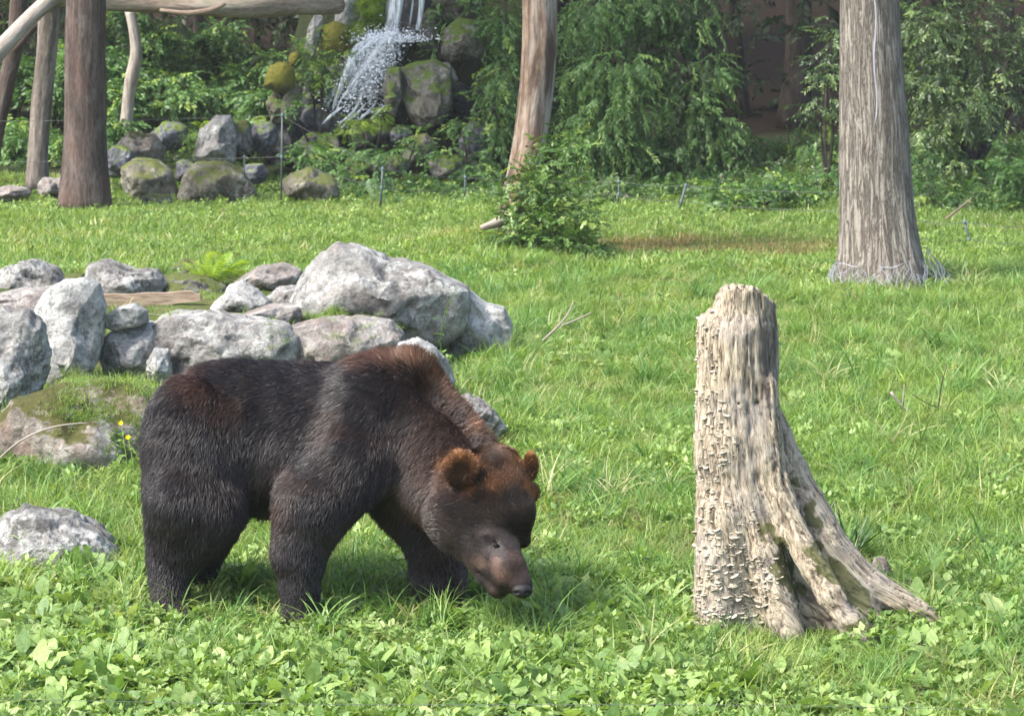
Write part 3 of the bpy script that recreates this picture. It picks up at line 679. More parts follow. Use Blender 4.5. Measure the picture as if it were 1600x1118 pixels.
CK = [(360, 600, BLK), (430, 605, BLK), (500, 595, BLK), (280, 660, BLK), (390, 690, BLK), (400, 640, BLK), (470, 640, BLK), (440, 575, BLK), (480, 720, BLK), (560, 720, BLK), (560, 600, BLK), (590, 590, (.02, .013, .012)), (540, 700, BLK), (620, 610, (.02, .013, .012)), (590, 640, (.022, .016, .015)), (750, 785, (.035, .022, .018)), (780, 795, (.03, .02, .017)), (805, 775, (.035, .022, .018)), (822, 780, (.045, .03, .026)), (790, 835, (.028, .02, .017)), (740, 830, (.045, .033, .027)), (715, 795, (.05, .036, .03)), (805, 845, (.03, .02, .017)), (755, 855, (.045, .034, .03)), (700, 790, (.03, .02, .016)), (745, 710, (.05, .03, .022)), (775, 725, (.06, .033, .024)), (400, 565, BLK), (340, 590, BLK), (312, 602, (.075, .036, .023)), (345, 608, (.05, .027, .02)), (240, 650, BLK), (330, 700, BLK), (250, 800, BLK), (290, 900, BLK), (360, 640, (.06, .034, .024)), (470, 575, BLK),
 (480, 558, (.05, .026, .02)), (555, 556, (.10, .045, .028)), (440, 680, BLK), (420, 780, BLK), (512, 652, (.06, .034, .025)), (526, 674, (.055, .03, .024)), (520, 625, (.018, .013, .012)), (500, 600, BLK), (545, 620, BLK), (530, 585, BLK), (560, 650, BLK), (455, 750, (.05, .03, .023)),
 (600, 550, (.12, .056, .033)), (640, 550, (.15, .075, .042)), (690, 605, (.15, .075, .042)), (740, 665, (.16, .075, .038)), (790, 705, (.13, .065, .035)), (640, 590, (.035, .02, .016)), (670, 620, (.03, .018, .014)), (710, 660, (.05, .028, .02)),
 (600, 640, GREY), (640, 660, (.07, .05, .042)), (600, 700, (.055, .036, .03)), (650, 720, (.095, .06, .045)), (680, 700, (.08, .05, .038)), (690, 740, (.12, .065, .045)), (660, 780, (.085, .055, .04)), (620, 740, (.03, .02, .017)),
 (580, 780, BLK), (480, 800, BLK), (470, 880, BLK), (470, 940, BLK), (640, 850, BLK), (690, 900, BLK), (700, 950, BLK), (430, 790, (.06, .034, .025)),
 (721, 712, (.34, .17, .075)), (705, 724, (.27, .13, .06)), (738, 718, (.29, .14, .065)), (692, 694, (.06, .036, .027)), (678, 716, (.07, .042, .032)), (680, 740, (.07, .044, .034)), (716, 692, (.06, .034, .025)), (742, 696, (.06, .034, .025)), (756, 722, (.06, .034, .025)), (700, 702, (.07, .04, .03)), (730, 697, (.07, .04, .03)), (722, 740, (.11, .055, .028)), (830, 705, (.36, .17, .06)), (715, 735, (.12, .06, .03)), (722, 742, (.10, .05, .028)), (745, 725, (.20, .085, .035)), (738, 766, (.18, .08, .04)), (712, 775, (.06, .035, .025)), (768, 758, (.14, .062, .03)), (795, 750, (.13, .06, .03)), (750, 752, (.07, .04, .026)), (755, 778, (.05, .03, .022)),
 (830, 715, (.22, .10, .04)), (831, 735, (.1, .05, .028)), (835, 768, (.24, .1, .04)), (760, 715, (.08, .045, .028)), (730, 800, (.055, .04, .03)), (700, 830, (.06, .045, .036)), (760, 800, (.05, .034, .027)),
 (790, 800, (.042, .028, .023)), (768, 782, (.06, .034, .025)), (820, 800, (.07, .048, .042)), (775, 848, (.025, .017, .015)), (760, 832, (.03, .021, .018)), (792, 840, (.025, .018, .016)), (752, 850, (.034, .024, .02)), (786, 866, (.035, .024, .02)), (762, 870, (.045, .029, .024)), (745, 820, (.04, .029, .024)), (775, 820, (.03, .022, .018)), (730, 845, (.04, .03, .025)), (775, 850, (.008, .006, .006)), (768, 846, (.012, .009, .008)), (784, 848, (.012, .009, .008)), (776, 840, (.022, .016, .014)), (770, 860, (.02, .015, .013)), (785, 858, (.022, .016, .014)), (818, 852, (.02, .015, .013)), (778, 878, (.12, .07, .05)), (803, 872, (.10, .058, .042)), (785, 900, (.13, .076, .056)), (765, 905, (.03, .022, .02)), (752, 895, (.035, .025, .022)), (780, 922, (.035, .025, .022)), (795, 930, (.03, .022, .02)), (797, 880, (.05, .03, .022)), (797, 810, (.016, .012, .011)), (796, 780, (.018, .013, .012)), (800, 855, (.035, .023, .019)), (775, 925, (.06, .04, .033)), (815, 925, (.02, .016, .016)), (750, 880, (.11, .07, .05)), (740, 890, (.07, .05, .04))]  # dark keys between the brows paint the furrow's shade into the coat
def to_px(P):
    """direction of a point from the camera in photo pixels (only to look up coat colours by body region)"""
    x, y, z = P[:, 0], P[:, 1], P[:, 2]-CH
    f = y*cp-z*sp; u = y*sp+z*cp
    return np.stack([800+FPX*x/f, 559-FPX*u/f], 1)

def m_fur():
    m = N('bear_fur'); c = m.at('coat', 'Color')
    x = m.n('ShaderNodeBsdfPrincipled'); m.set(x.inputs['Base Color'], c); x.inputs['Roughness'].default_value = .38
    x.inputs['Specular IOR Level'].default_value = .5
    return m.done(x.outputs[0])
def m_hide():
    m = N('bear_hide'); c = m.mix(1., m.at('coat', 'Color'), (.7, .7, .7), 'MULTIPLY')
    return m.done(m.bsdf(c, .75, .2))

bv, bf, bn = build_bear()
root = np.array([-.9, 11.9, 0.])
bear = thing('brown_bear', 'big dark brown bear with rusty ears walking with its head lowered to the grass', 'bear', root)
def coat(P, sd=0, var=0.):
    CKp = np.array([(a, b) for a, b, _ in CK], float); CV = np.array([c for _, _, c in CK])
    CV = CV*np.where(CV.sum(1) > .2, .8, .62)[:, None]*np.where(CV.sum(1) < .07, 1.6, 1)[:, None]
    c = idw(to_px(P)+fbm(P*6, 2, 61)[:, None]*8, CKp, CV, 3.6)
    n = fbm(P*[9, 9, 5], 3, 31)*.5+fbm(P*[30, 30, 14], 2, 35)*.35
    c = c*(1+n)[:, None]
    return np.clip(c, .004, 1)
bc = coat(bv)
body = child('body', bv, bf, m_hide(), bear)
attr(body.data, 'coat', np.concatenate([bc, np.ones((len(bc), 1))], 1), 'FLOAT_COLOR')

def hairs(P0, N0, dirs, Ln, lift, nk, col, r0, seed):
    r = np.random.default_rng(seed); n = len(P0)
    d = dirs-N0*np.sum(dirs*N0, 1)[:, None]; d /= np.linalg.norm(d, axis=1)[:, None]+1e-6
    clump = np.stack([fbm(P0*20, 3, 41), fbm(P0*20, 3, 43), fbm(P0*20, 3, 47)], 1)
    wave = np.stack([fbm(P0*7, 2, 51), fbm(P0*7, 2, 53), fbm(P0*7, 2, 57)], 1)
    d = d+clump*.3+wave*.3+r.normal(0, 1, (n, 3))*(.12+.32*lift)[:, None]
    d = d-N0*np.minimum(0, np.sum(d*N0, 1))[:, None]
    d /= np.linalg.norm(d, axis=1)[:, None]
    L = Ln*r.uniform(.55, 1.15, n)*(1+.25*clump[:, 0])
    t = np.linspace(0, 1, nk)[None, :, None]
    up = (lift*r.uniform(.7, 1.3, n))[:, None, None]
    start = N0[:, None]*(.9+up)+d[:, None]*.55; start /= np.linalg.norm(start, axis=2)[:, :, None]
    end = d[:, None]+N0[:, None]*up; end /= np.linalg.norm(end, axis=2)[:, :, None]
    grav = np.array([0, 0, -1.])
    Pk = P0[:, None]+L[:, None, None]*(start*t*.28+end*t*.74+grav*(t**2)*.06)
    rad = r0[:, None]*np.array([1, .95, .8, .5, .12])[:nk][None] if nk == 5 else r0[:, None]*np.linspace(1, .15, nk)[None]
    return Pk.astype(np.float32), rad.astype(np.float32)
def hair_object(name, parts, mat, par):
    cv = bpy.data.hair_curves.new(name); n = sum(len(p[0]) for p in parts); nk = parts[0][0].shape[1]
    cv.add_curves([nk]*n)
    pos = np.concatenate([p[0].reshape(-1, 3) for p in parts])-np.array(par.location, np.float32)
    cv.attributes['position'].data.foreach_set('vector', pos.astype(np.float32).ravel())
    a = cv.attributes.get('radius') or cv.attributes.new('radius', 'FLOAT', 'POINT')
    a.data.foreach_set('value', np.concatenate([p[1].ravel() for p in parts]))
    c = cv.attributes.new('coat', 'FLOAT_COLOR', 'CURVE')
    col = np.concatenate([p[2] for p in parts]); col = np.concatenate([col, np.ones((n, 1))], 1)
    c.data.foreach_set('color', col.astype(np.float32).ravel())
    cv.materials.append(mat); o = bpy.data.objects.new(name, cv); C.objects.link(o); o.parent = par
    return o
def sample(V, F, Nn, n, seed, wfun=None):
    r = np.random.default_rng(seed); T = np.concatenate([F[:, [0, 1, 2]], F[:, [0, 2, 3]]])
    ar = np.linalg.norm(np.cross(V[T[:, 1]]-V[T[:, 0]], V[T[:, 2]]-V[T[:, 0]]), axis=1)
    if wfun is not None: ar = ar*wfun(V[T].mean(1))
    i = r.choice(len(T), n, p=ar/ar.sum()); a = r.random((n, 1)); b = r.random((n, 1)); m = (a+b > 1)[:, 0]; a[m] = 1-a[m]; b[m] = 1-b[m]
    w3 = np.concatenate([1-a-b, a, b], 1)[:, :, None]
    P = (V[T[i]]*w3).sum(1); nn = (Nn[T[i]]*w3).sum(1); return P, nn/np.linalg.norm(nn, axis=1)[:, None]
KP = np.array([at(*k[:3]) for k in BK]); KD = np.array([np.array(k[3])/np.linalg.norm(k[3]) for k in BK])
KL = np.array([(k[4]/100*(.82 if k[5] < .3 else .8)*(.6 if k[4] < 3 else 1), k[5]*(.65 if k[5] < .3 else .8)) for k in BK])
def dens(P):
    q = to_px(P); return 1+3.0*((q[:, 0] > 690) & (q[:, 1] > 700) & (P[:, 1] < 11.75))
hp, hn = sample(bv, bf, bn, 230000, 3, dens)
q = to_px(hp)
nose = (np.hypot((q[:, 0]-817)/17, (q[:, 1]-926)/12) < 1)
nose |= (np.hypot((q[:, 0]-775)/4.6, (q[:, 1]-851.5)/3.4) < 1)
hp, hn = hp[~nose], hn[~nose]
hd = idw(hp, KP, KD, 3); hl = idw(hp, KP, KL, 3.5)
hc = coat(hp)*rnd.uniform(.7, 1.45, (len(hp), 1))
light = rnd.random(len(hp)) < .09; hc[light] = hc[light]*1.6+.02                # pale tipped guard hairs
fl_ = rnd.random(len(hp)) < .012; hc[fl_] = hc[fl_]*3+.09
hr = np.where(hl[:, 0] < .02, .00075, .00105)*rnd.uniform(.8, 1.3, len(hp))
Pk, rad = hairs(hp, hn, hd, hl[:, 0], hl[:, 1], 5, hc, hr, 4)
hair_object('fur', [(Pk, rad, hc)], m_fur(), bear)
# nose, eye, mouth corner
def blob(name, c, r, mat, par, amp=.08, seed=1, rot=0.):
    V, F = ICO[4]; V = V*np.array(r)*(1+amp*fbm(V*2+seed, 2, seed))[:, None]
    V = xf(V, ry=rot)+np.array(c)
    return child(name, V, F, mat, par)
m_nose = (lambda m: m.done(m.bsdf(m.mix(m.noise(60, 3), (.008, .007, .008), (.016, .014, .015)), .5, .25, m.bump(m.vor(260), .6, .002))))(N('nose_leather'))
def nosemesh():
    S = Sdf(at(817, 926, 11.03)-.09, at(817, 926, 11.03)+.09, .003); px = 1/345.
    c = at(816, 922, 11.055)
    S.ell(c, (16*px, .030, 11*px), .01); S.ell(c+[0, .012, -.012], (11*px, .025, 9*px), .012)
    for s in (-1, 1): S.ell(c+[s*.021, -.027, -.004], (.0085, .012, .006), -.006); S.ell(c+[s*.034, -.016, -.006], (.010, .014, .004), -.005)
    S.cone(c+[0, -.033, -.002], c+[0, -.022, -.04], .0015, .0015, -.006)
    V, F = S.mesh(); return relax(V, F, 1), F
nv, nf = nosemesh(); child('nose', nv, nf, m_nose, bear)
m_eye = plain('eye_brown', (.02, .01, .006), .08, .8)
qb = to_px(bv); near = np.hypot(qb[:, 0]-775, qb[:, 1]-851.5) < 5; ey = bv[near, 1].min(); ec = at(775, 851.5, ey+.0045); blob('eye', ec, (.0125, .0115, .0115), m_eye, bear, 0)
child('eyelid', *(lambda t: (t[0], t[1]))(tube([ec+[-.017, -.004, -.002], ec+[-.006, -.0125, .009], ec+[.006, -.012, .008], ec+[.016, -.003, -.003]], [.0025, .004, .004, .0025], 8, sub=3)), m_nose, bear)

# ------------------------------------------------------------------ the stump
def build_stump():
    lo = at(1040, 1060, 11.6)-[0, .35, .12]; hi = np.array([at(1530, 500, 11.6)[0], 12.25, 1.78])
    lo[1] = 10.95; lo[2] = -.1
    S = Sdf(lo, hi, .0115); px = 1/342.
    Y0 = 11.60
    def R(a, b, ra, rb, k=.03, sy=1.): S.cone(at(*a), at(*b), ra*px, rb*px, k, sy)
    R((1160, 420, Y0), (1152, 640, Y0), 46, 56, .01, 1.)
    R((1152, 520, Y0), (1150, 700, Y0), 58, 62, .03)
    R((1150, 690, Y0), (1152, 1030, Y0), 62, 70, .04)
    R((1186, 430, Y0+.02), (1190, 660, Y0), 26, 30, .03)
    R((1118, 500, Y0-.02), (1112, 720, Y0-.04), 26, 28, .03)
    # rib that runs down the front and swings right
    R((1196, 600, Y0-.10), (1200, 720, Y0-.12), 20, 24, .03)
    R((1200, 720, Y0-.12), (1240, 830, Y0-.20), 22, 22, .02); R((1240, 830, Y0-.20), (1300, 930, Y0-.32), 21, 22, .02); R((1300, 930, Y0-.32), (1372, 1030, Y0-.42), 22, 24, .02)
    # rear right buttress
    R((1204, 660, Y0+.08), (1236, 740, Y0+.06), 28, 28, .03); R((1236, 740, Y0+.06), (1292, 840, Y0), 28, 26, .03)
    R((1292, 842, Y0), (1360, 914, Y0-.02), 27, 24, .04); R((1360, 914, Y0-.02), (1430, 956, Y0-.06), 24, 20, .03); R((1430, 956, Y0-.06), (1505, 1006, Y0-.10), 20, 14, .02)
    R((1256, 790, Y0+.02), (1340, 950, Y0-.08), 28, 26, .04); R((1340, 950, Y0-.08), (1405, 1020, Y0-.16), 26, 18, .04); R((1230, 840, Y0+.08), (1285, 1010, Y0+.02), 42, 56, .06); R((1290, 930, Y0+.02), (1360, 1010, Y0-.04), 30, 40, .06)
    # left inner rib
    R((1162, 740, Y0-.13), (1196, 860, Y0-.18), 18, 22, .04); R((1196, 860, Y0-.18), (1232, 1000, Y0-.25), 22, 30, .03); R((1180, 700, Y0-.05), (1205, 1000, Y0-.04), 38, 54, .05)
    R((1130, 800, Y0-.1), (1118, 1020, Y0-.14), 34, 40, .05)
    # hollow between ribs
    R((1212, 800, Y0-.24), (1276, 1000, Y0-.44), 9, 26, -.02)
    R((1222, 700, Y0-.12), (1262, 800, Y0-.18), 8, 9, -.015); R((1262, 800, Y0-.18), (1340, 940, Y0-.36), 9, 12, -.02)
    # top: broken rim, lower at the left, scooped at the right
    zt = at(1160, 450, Y0)[2]; x = S.X; y = S.Y; z = S.Z
    xp = 1160+(x-at(1160, 450, Y0)[0])/px
    prof = np.interp(xp, [1080, 1096, 1118, 1128, 1140, 1178, 1196, 1212, 1240], [500, 494, 478, 452, 447, 449, 462, 474, 478]).astype(np.float32)
    ztop = zt+(450-prof)*px+(y-Y0)*(-.10)+.012*np.sin(xp*.5)
    S.D = np.maximum(S.D, z-ztop)
    # the old saw cut
    zc = at(1170, 630, Y0-.18)[2]; cut = np.maximum(np.abs(z-zc-.006*np.sin(xp*.12))-.0032, np.maximum(np.abs(xp-1166)-18, y-(Y0-.12))*np.float32(.3))
    S.D = np.maximum(S.D, -cut)
    V, F = S.mesh(); V = relax(V, F, 1)
    return V, F
sv, sf = build_stump(); sn = vnormals(sv, sf)
def xl_xr(z):
    pz = np.array([-.1, .05, .2, .4, .7, 1.0, 1.3, 1.8]); Y = 11.6
    r = np.array([1490, 1440, 1345, 1290, 1235, 1222, 1212, 1212.]); k = 1/342.
    xr = 0+(r-800)*k*1.0; xlft = (np.full(8, 1088.)-800)*k
    return np.interp(z, pz, xlft), np.interp(z, pz, xr)
a_, b_ = xl_xr(sv[:, 2]); g = (sv[:, 0]-a_)/(b_-a_)
flow = np.stack([g*.42, (sv[:, 1]-11.6)*.9, sv[:, 2]*.12], 1)        # runs with the grain
topk = sstep(.98, 1.15, sv[:, 2])
ridge = 1-np.abs(fbm(flow*[30, 30, 9], 3, 91))*2
rd2 = fbm(flow*[90, 90, 24], 3, 92); crk = np.abs(fbm(flow*[44, 44, 7], 2, 95))
disp = (ridge-.6)*.008+rd2*(.005+.003*topk)+fbm(sv*26, 3, 93)*.005-np.clip(.10-crk, 0, 1)*(.10+.02*topk)+fbm(sv*9, 2, 96)*.008
sv = sv+sn*disp[:, None]; sn = vnormals(sv, sf)
m = N('stump_wood'); fl = m.at('flow')
a1 = m.noise(64, 8, fl, .72); a2 = m.noise(280, 6, fl, .7); ck = m.math('ABSOLUTE', m.math('SUBTRACT', m.noise(46, 5, fl, .65, .3), .5)); ck = m.math('MULTIPLY', m.ramp(ck, [(.0, 1.), (.022, 0.)]), m.ramp(m.noise(9, 3), [(.42, .1), (.6, 1.)])); a3 = m.noise(5, 4)
col = m.ramp(m.math('ADD', m.math('MULTIPLY', a1, .6), m.math('MULTIPLY', a2, .4)), [(.39, (.06, .045, .033)), (.46, (.28, .225, .16)), (.54, (.46, .395, .29)), (.66, (.62, .555, .43))])
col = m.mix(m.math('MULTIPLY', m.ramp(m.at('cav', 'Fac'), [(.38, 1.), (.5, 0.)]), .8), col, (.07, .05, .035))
col = m.mix(m.ramp(a3, [(.45, 0.), (.65, .5)]), col, (.34, .31, .29))
col = m.mix(m.math('MULTIPLY', ck, .85), col, (.035, .026, .02))
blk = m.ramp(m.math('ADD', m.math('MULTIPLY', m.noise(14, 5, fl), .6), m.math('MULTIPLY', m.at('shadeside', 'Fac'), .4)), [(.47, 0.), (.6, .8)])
col = m.mix(blk, col, (.10, .085, .075))  # dark streaks, plus the upper right side's shade painted into the wood
gr = m.ramp(m.math('ADD', m.math('MULTIPLY', m.noise(11, 5), .5), m.math('MULTIPLY', m.at('mossy', 'Fac'), .5)), [(.48, 0.), (.6, .85)])
col = m.mix(gr, col, m.mix(m.noise(40, 2), (.045, .052, .014), (.12, .125, .04)))
hb = m.math('SUBTRACT', m.math('ADD', a1, m.math('MULTIPLY', a2, .6)), ck)
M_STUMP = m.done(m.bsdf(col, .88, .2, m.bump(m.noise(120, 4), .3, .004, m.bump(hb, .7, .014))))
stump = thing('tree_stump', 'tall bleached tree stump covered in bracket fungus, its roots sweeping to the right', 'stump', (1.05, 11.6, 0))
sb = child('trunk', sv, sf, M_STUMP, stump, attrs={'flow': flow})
def inpoly(px, py, cx, cy, rx, ry, ang=0.):
    dx, dy = px-cx, py-cy; c, s = math.cos(ang), math.sin(ang); u = (dx*c+dy*s)/rx; v = (-dx*s+dy*c)/ry; return u*u+v*v
qs = to_px(sv)
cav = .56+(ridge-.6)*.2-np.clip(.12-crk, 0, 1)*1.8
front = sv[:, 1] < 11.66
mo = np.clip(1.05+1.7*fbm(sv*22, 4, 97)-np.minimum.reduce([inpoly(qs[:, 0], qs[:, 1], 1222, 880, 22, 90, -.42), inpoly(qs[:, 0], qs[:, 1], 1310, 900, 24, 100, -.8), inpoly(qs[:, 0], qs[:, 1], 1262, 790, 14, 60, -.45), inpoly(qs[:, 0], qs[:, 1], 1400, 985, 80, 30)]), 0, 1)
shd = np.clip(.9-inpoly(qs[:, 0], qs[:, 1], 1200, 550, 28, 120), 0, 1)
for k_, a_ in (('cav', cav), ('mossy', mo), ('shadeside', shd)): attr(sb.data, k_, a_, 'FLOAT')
# bracket fungus: hundreds of small shelves in bands down the left and front faces
def shelf(n=9):
    V = [(0, 0, .1), (0, 0, -.35)]; 
    for i in range(n+1):
        a = math.pi*i/n; V.append((math.cos(a)*1.0, -math.sin(a)*1.0, .12)); V.append((math.cos(a)*.97, -math.sin(a)*.97, -.12))
    F3 = []; F4 = []
    for i in range(n):
        p = 2+2*i; F3 += [(0, p+2, p), (1, p+1, p+3)]; F4 += [(p, p+2, p+3, p+1)]
    return np.array(V, float), F3, F4
SV, F3, F4 = shelf(); F3 = np.array(F3); F4 = np.array(F4)
bands = [(1103, 560, 16, 75, 90), (1112, 500, 14, 20, 12), (1120, 690, 26, 50, 120), (1100, 760, 12, 60, 50), (1108, 820, 16, 55, 100), (1142, 900, 26, 60, 120), (1108, 950, 18, 50, 70), (1176, 930, 22, 60, 110), (1150, 975, 34, 22, 60), (1172, 815, 14, 20, 16), (1210, 905, 14, 30, 20), (1092, 540, 6, 30, 20)]
cd = sn[:, 1] < -.12; fs = np.where(cd & front | ((qs[:, 0] < 1098) & (sn[:, 0] < -.5) & front))[0]; Vf, Tf, Qf, o_ = [], [], [], 0
for (cx, cy, rx, ry, n) in bands+[(1125, 900, 44, 110, 150), (1106, 640, 24, 120, 110)]:
    e = inpoly(qs[fs, 0], qs[fs, 1], cx, cy, rx, ry); c = fs[e < 1.3]
    if not len(c): continue
    for k in rnd.choice(c, n):
        s = np.clip(rnd.lognormal(-4.75, .42), .0035, .022)*(1.05 if cy > 850 else .75); nn = sn[k]; yaw = math.atan2(nn[0], -nn[1])
        V = SV*np.array([s*rnd.uniform(.7, 1.25), s*rnd.uniform(.9, 1.5), s*1.1]); V = xf(V, rz=yaw+rnd.uniform(-.3, .3), rx=rnd.uniform(-.3, .5), ry=rnd.uniform(-.55, .55))+sv[k]-nn*.003
        Vf.append(V); Tf.append(F3+o_); Qf.append(F4+o_); o_ += len(V)
m = N('bracket_fungus'); fc = m.ramp(m.noise(160, 3), [(.38, (.20, .165, .115)), (.5, (.44, .40, .31)), (.66, (.64, .61, .50))])
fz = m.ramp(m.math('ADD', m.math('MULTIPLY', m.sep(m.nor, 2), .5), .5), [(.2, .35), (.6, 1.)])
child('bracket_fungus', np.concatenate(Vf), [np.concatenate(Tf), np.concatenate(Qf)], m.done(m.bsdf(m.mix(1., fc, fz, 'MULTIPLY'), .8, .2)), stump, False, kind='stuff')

# ------------------------------------------------------------------ trunks
B_BROWN = bark_mat('bark_brown', (.03, .023, .02), (.075, .056, .047), (.15, .12, .105), 13, 1.2, .8, [(5, .5, .7, (.11, .05, .036), .5, .3), (7, .56, .7, (.17, .16, .14), .45, .4)])
B_GREY = bark_mat('bark_grey_furrowed', (.10, .085, .07), (.215, .19, .16), (.31, .28, .24), 30, 2.2, 1., [(3, .5, .75, (.20, .15, .12), .35, .3)], .035, furrow=34)
B_PALE = bark_mat('bark_pale', (.13, .11, .09), (.30, .26, .22), (.44, .40, .35), 8, 1.2, .5)
B_PEEL = bark_mat('bark_peeling_orange', (.05, .034, .026), (.14, .095, .065), (.29, .23, .18), 11, .7, .9, [(4, .55, .66, (.22, .11, .055), .55, .12), (6, .48, .62, (.30, .28, .25), .8, .14), (9, .52, .64, (.045, .032, .028), .8, .12)], .04)
B_DARK = bark_mat('bark_dark', (.02, .016, .013), (.05, .04, .033), (.10, .085, .07), 8, 1.4, .6)
B_SLEN = bark_mat('bark_slender', (.045, .038, .032), (.15, .125, .105), (.30, .26, .225), 10, .9, .9, [(5, .52, .66, (.06, .052, .045), .6, .2)], .04)
B_LOG = bark_mat('bark_log', (.10, .07, .05), (.24, .18, .135), (.40, .335, .27), 9, .8, .8, [(5, .5, .66, (.15, .17, .10), .45, .4)])
def tline(pts, Y, r, up=None):
    P = [at(x, y, Y if np.isscalar(Y) else Y[i]) for i, (x, y) in enumerate(pts)]; return P, [q/FPX*1.0*(Y if np.isscalar(Y) else Y[i]) for i, q in enumerate(r)]
def crown_limbs(top, r0, n, seed, spread=1.6, rise=2.2):
    r = np.random.default_rng(seed); out = []; tips = []
    for i in range(n):
        a = 2*np.pi*i/n+r.uniform(-.4, .4); s = np.array(top)+[0, 0, r.uniform(-.8, .3)]
        p1 = s+np.array([math.cos(a)*spread*.4, math.sin(a)*spread*.4, rise*.35]); p2 = s+np.array([math.cos(a)*spread, math.sin(a)*spread, rise*r.uniform(.6, 1.1)])
        out.append(tube([s, p1, p2], [r0*.45, r0*.3, r0*.1], 6, sub=3)); tips += [p1, p2]
    return out, tips
# big grey tree on the right
T1 = thing('grey_tree', 'thick straight tree with grey furrowed bark and netting round its foot', 'tree', gnd(1372, 448))
P, R = tline([(1362, -1900), (1360, -900), (1358, 0), (1364, 150), (1368, 280), (1372, 370), (1376, 415), (1378, 448), (1378, 470)], 25.0, [30, 38, 44, 50, 54, 59, 65, 73, 76])
def fl1(L, th): return .10*np.maximum(0, np.cos(3*th+.6))*sstep(6, 0, (L.max()-L)*3)
lim, tips1 = crown_limbs(P[0], .2, 6, 3, 2.2, 2.6)
limb('trunk', [tube(P, R, 110, amp=.04, freq=2.5, ridge=.09, nridge=44, seed=4, sub=40, flare=fl1)]+lim, B_GREY, T1)
# tall brown trunk on the left
T2 = thing('brown_tree', 'thick dark brown trunk, the widest of the left group', 'tree', gnd(135, 320))
P, R = tline([(140, -900), (137, -300), (135, 0), (133, 90), (135, 170), (132, 240), (133, 290), (133, 312), (133, 328)], 34.4, [24, 27, 30.5, 31, 32, 33, 36, 40, 43])
lim, tips2 = crown_limbs(P[0], .2, 6, 5, 2.4, 2.4)
limb('trunk', [tube(P, R, 40, amp=.05, ridge=.05, nridge=9, seed=6, sub=8)]+lim, B_BROWN, T2)
# leaning grey-brown trunk left of it
T3 = thing('slender_tree', 'slender grey-brown trunk just left of the thick brown one', 'tree', gnd(62, 285))
P, R = tline([(100, -700), (88, -200), (78, 0), (76, 60), (68, 130), (62, 200), (58, 260), (58, 296)], 36.4, [13, 16, 18, 16, 15, 16, 15, 19])
lim, tips3 = crown_limbs(P[0], .14, 5, 7, 1.9, 2.)
limb('trunk', [tube(P, R, 26, amp=.10, freq=4, ridge=.12, seed=8, sub=10)]+lim, B_SLEN, T3)
# pale curved trunk behind the mossy rocks
T4 = thing('pale_curved_tree', 'pale bare crooked trunk rising behind the mossy rocks', 'tree', at(196, 235, 39))
P, R = tline([(203, 17), (210, 50), (214, 85), (206, 120), (200, 155), (198, 190), (190, 225), (188, 260)], 39, [8, 8, 9, 11, 9, 10, 11, 13])
limb('trunk', [tube(P, R, 20, amp=.10, freq=4, seed=9, sub=6)], B_PALE, T4)
# logs at the top left
T5 = thing('horizontal_log', 'long bleached log lying level across the top left, ending at the waterfall bank', 'log', at(300, 10, 36.9))
P, R = tline([(70, -6), (120, 0), (200, 3), (280, 8), (340, 14), (400, 13), (460, 8), (528, 8)], [36.2, 36.5, 36.8, 36.9, 37, 37.4, 38, 38.8], [13, 14, 15, 14, 14, 15, 15, 14])
Q, S_ = tline([(250, 16), (290, 22), (330, 17), (352, 6)], 36.7, [3, 4.5, 4, 3])
limb('trunk', [tube(P, R, 26, amp=.12, freq=3, ridge=.1, seed=10, sub=6), tube(Q, S_, 8, amp=.1, sub=4)], B_LOG, T5)
T6 = thing('leaning_log', 'smooth grey log slanting down to the left edge under the level one', 'log', at(-20, 120, 35.8))
P, R = tline([(-190, 300), (-110, 215), (-20, 100), (20, 55), (55, 20), (100, -20)], [35.2, 35.4, 35.6, 35.8, 36, 36.2], [16, 15, 14, 13, 12, 12])
limb('trunk', [tube(P, R, 20, amp=.07, seed=11, sub=5)], B_PALE, T6)
T7 = thing('dark_crooked_tree', 'dark crooked tree with a stub branch at the top left corner', 'tree', at(0, 260, 37))
P, R = tline([(-20, 290), (-6, 200), (12, 120), (30, 50), (25, 0), (60, -120)], 37.2, [14, 13, 13, 14, 13, 12])
Q, S_ = tline([(20, 80), (45, 50), (72, 22)], 37, [7, 7, 6])
limb('trunk', [tube(P, R, 16, amp=.1, seed=12, sub=5), tube(Q, S_, 10, amp=.1, sub=3)], B_BROWN, T7)
# middle tree with orange bark
T8 = thing('orange_barked_tree', 'bent tree with peeling orange-brown bark and a leafy bush at its foot', 'tree', gnd(800, 400))
P, R = tline([(850, -1200), (846, -500), (843, 0), (845, 60), (840, 120), (835, 190), (824, 250), (806, 310), (800, 350), (800, 392), (798, 412)], [28.6]*6+[28.5, 28.4, 28.3, 28.2, 28.2], [20, 24, 27, 26, 27, 26, 25, 23, 26, 32, 36])
lim, tips8 = crown_limbs(P[0], .16, 6, 13, 2.4, 2.4)
Q, S_ = tline([(800, 330), (780, 348), (752, 356)], [28.2, 28.1, 28.0], [11, 9, 4])
root1, rr1 = tline([(790, 395), (776, 420), (765, 440), (752, 446)], [28.1, 27.2, 26.4, 26], [9, 5, 4, 2])
root2, rr2 = tline([(785, 392), (745, 398), (715, 402), (690, 410)], [28.1, 27.8, 27.6, 27.2], [8, 4, 4, 2])
limb('trunk', [tube(P, R, 36, amp=.07, freq=3, ridge=.16, nridge=7, seed=14, sub=8)]+lim, B_PEEL, T8)
limb('branch_stub', [tube(Q, S_, 10, amp=.1, sub=3)], B_PALE, T8)
limb('root', [tube(root1, rr1, 8, amp=.15, sub=3), tube(root2, rr2, 8, amp=.15, sub=3)], B_LOG, T8)
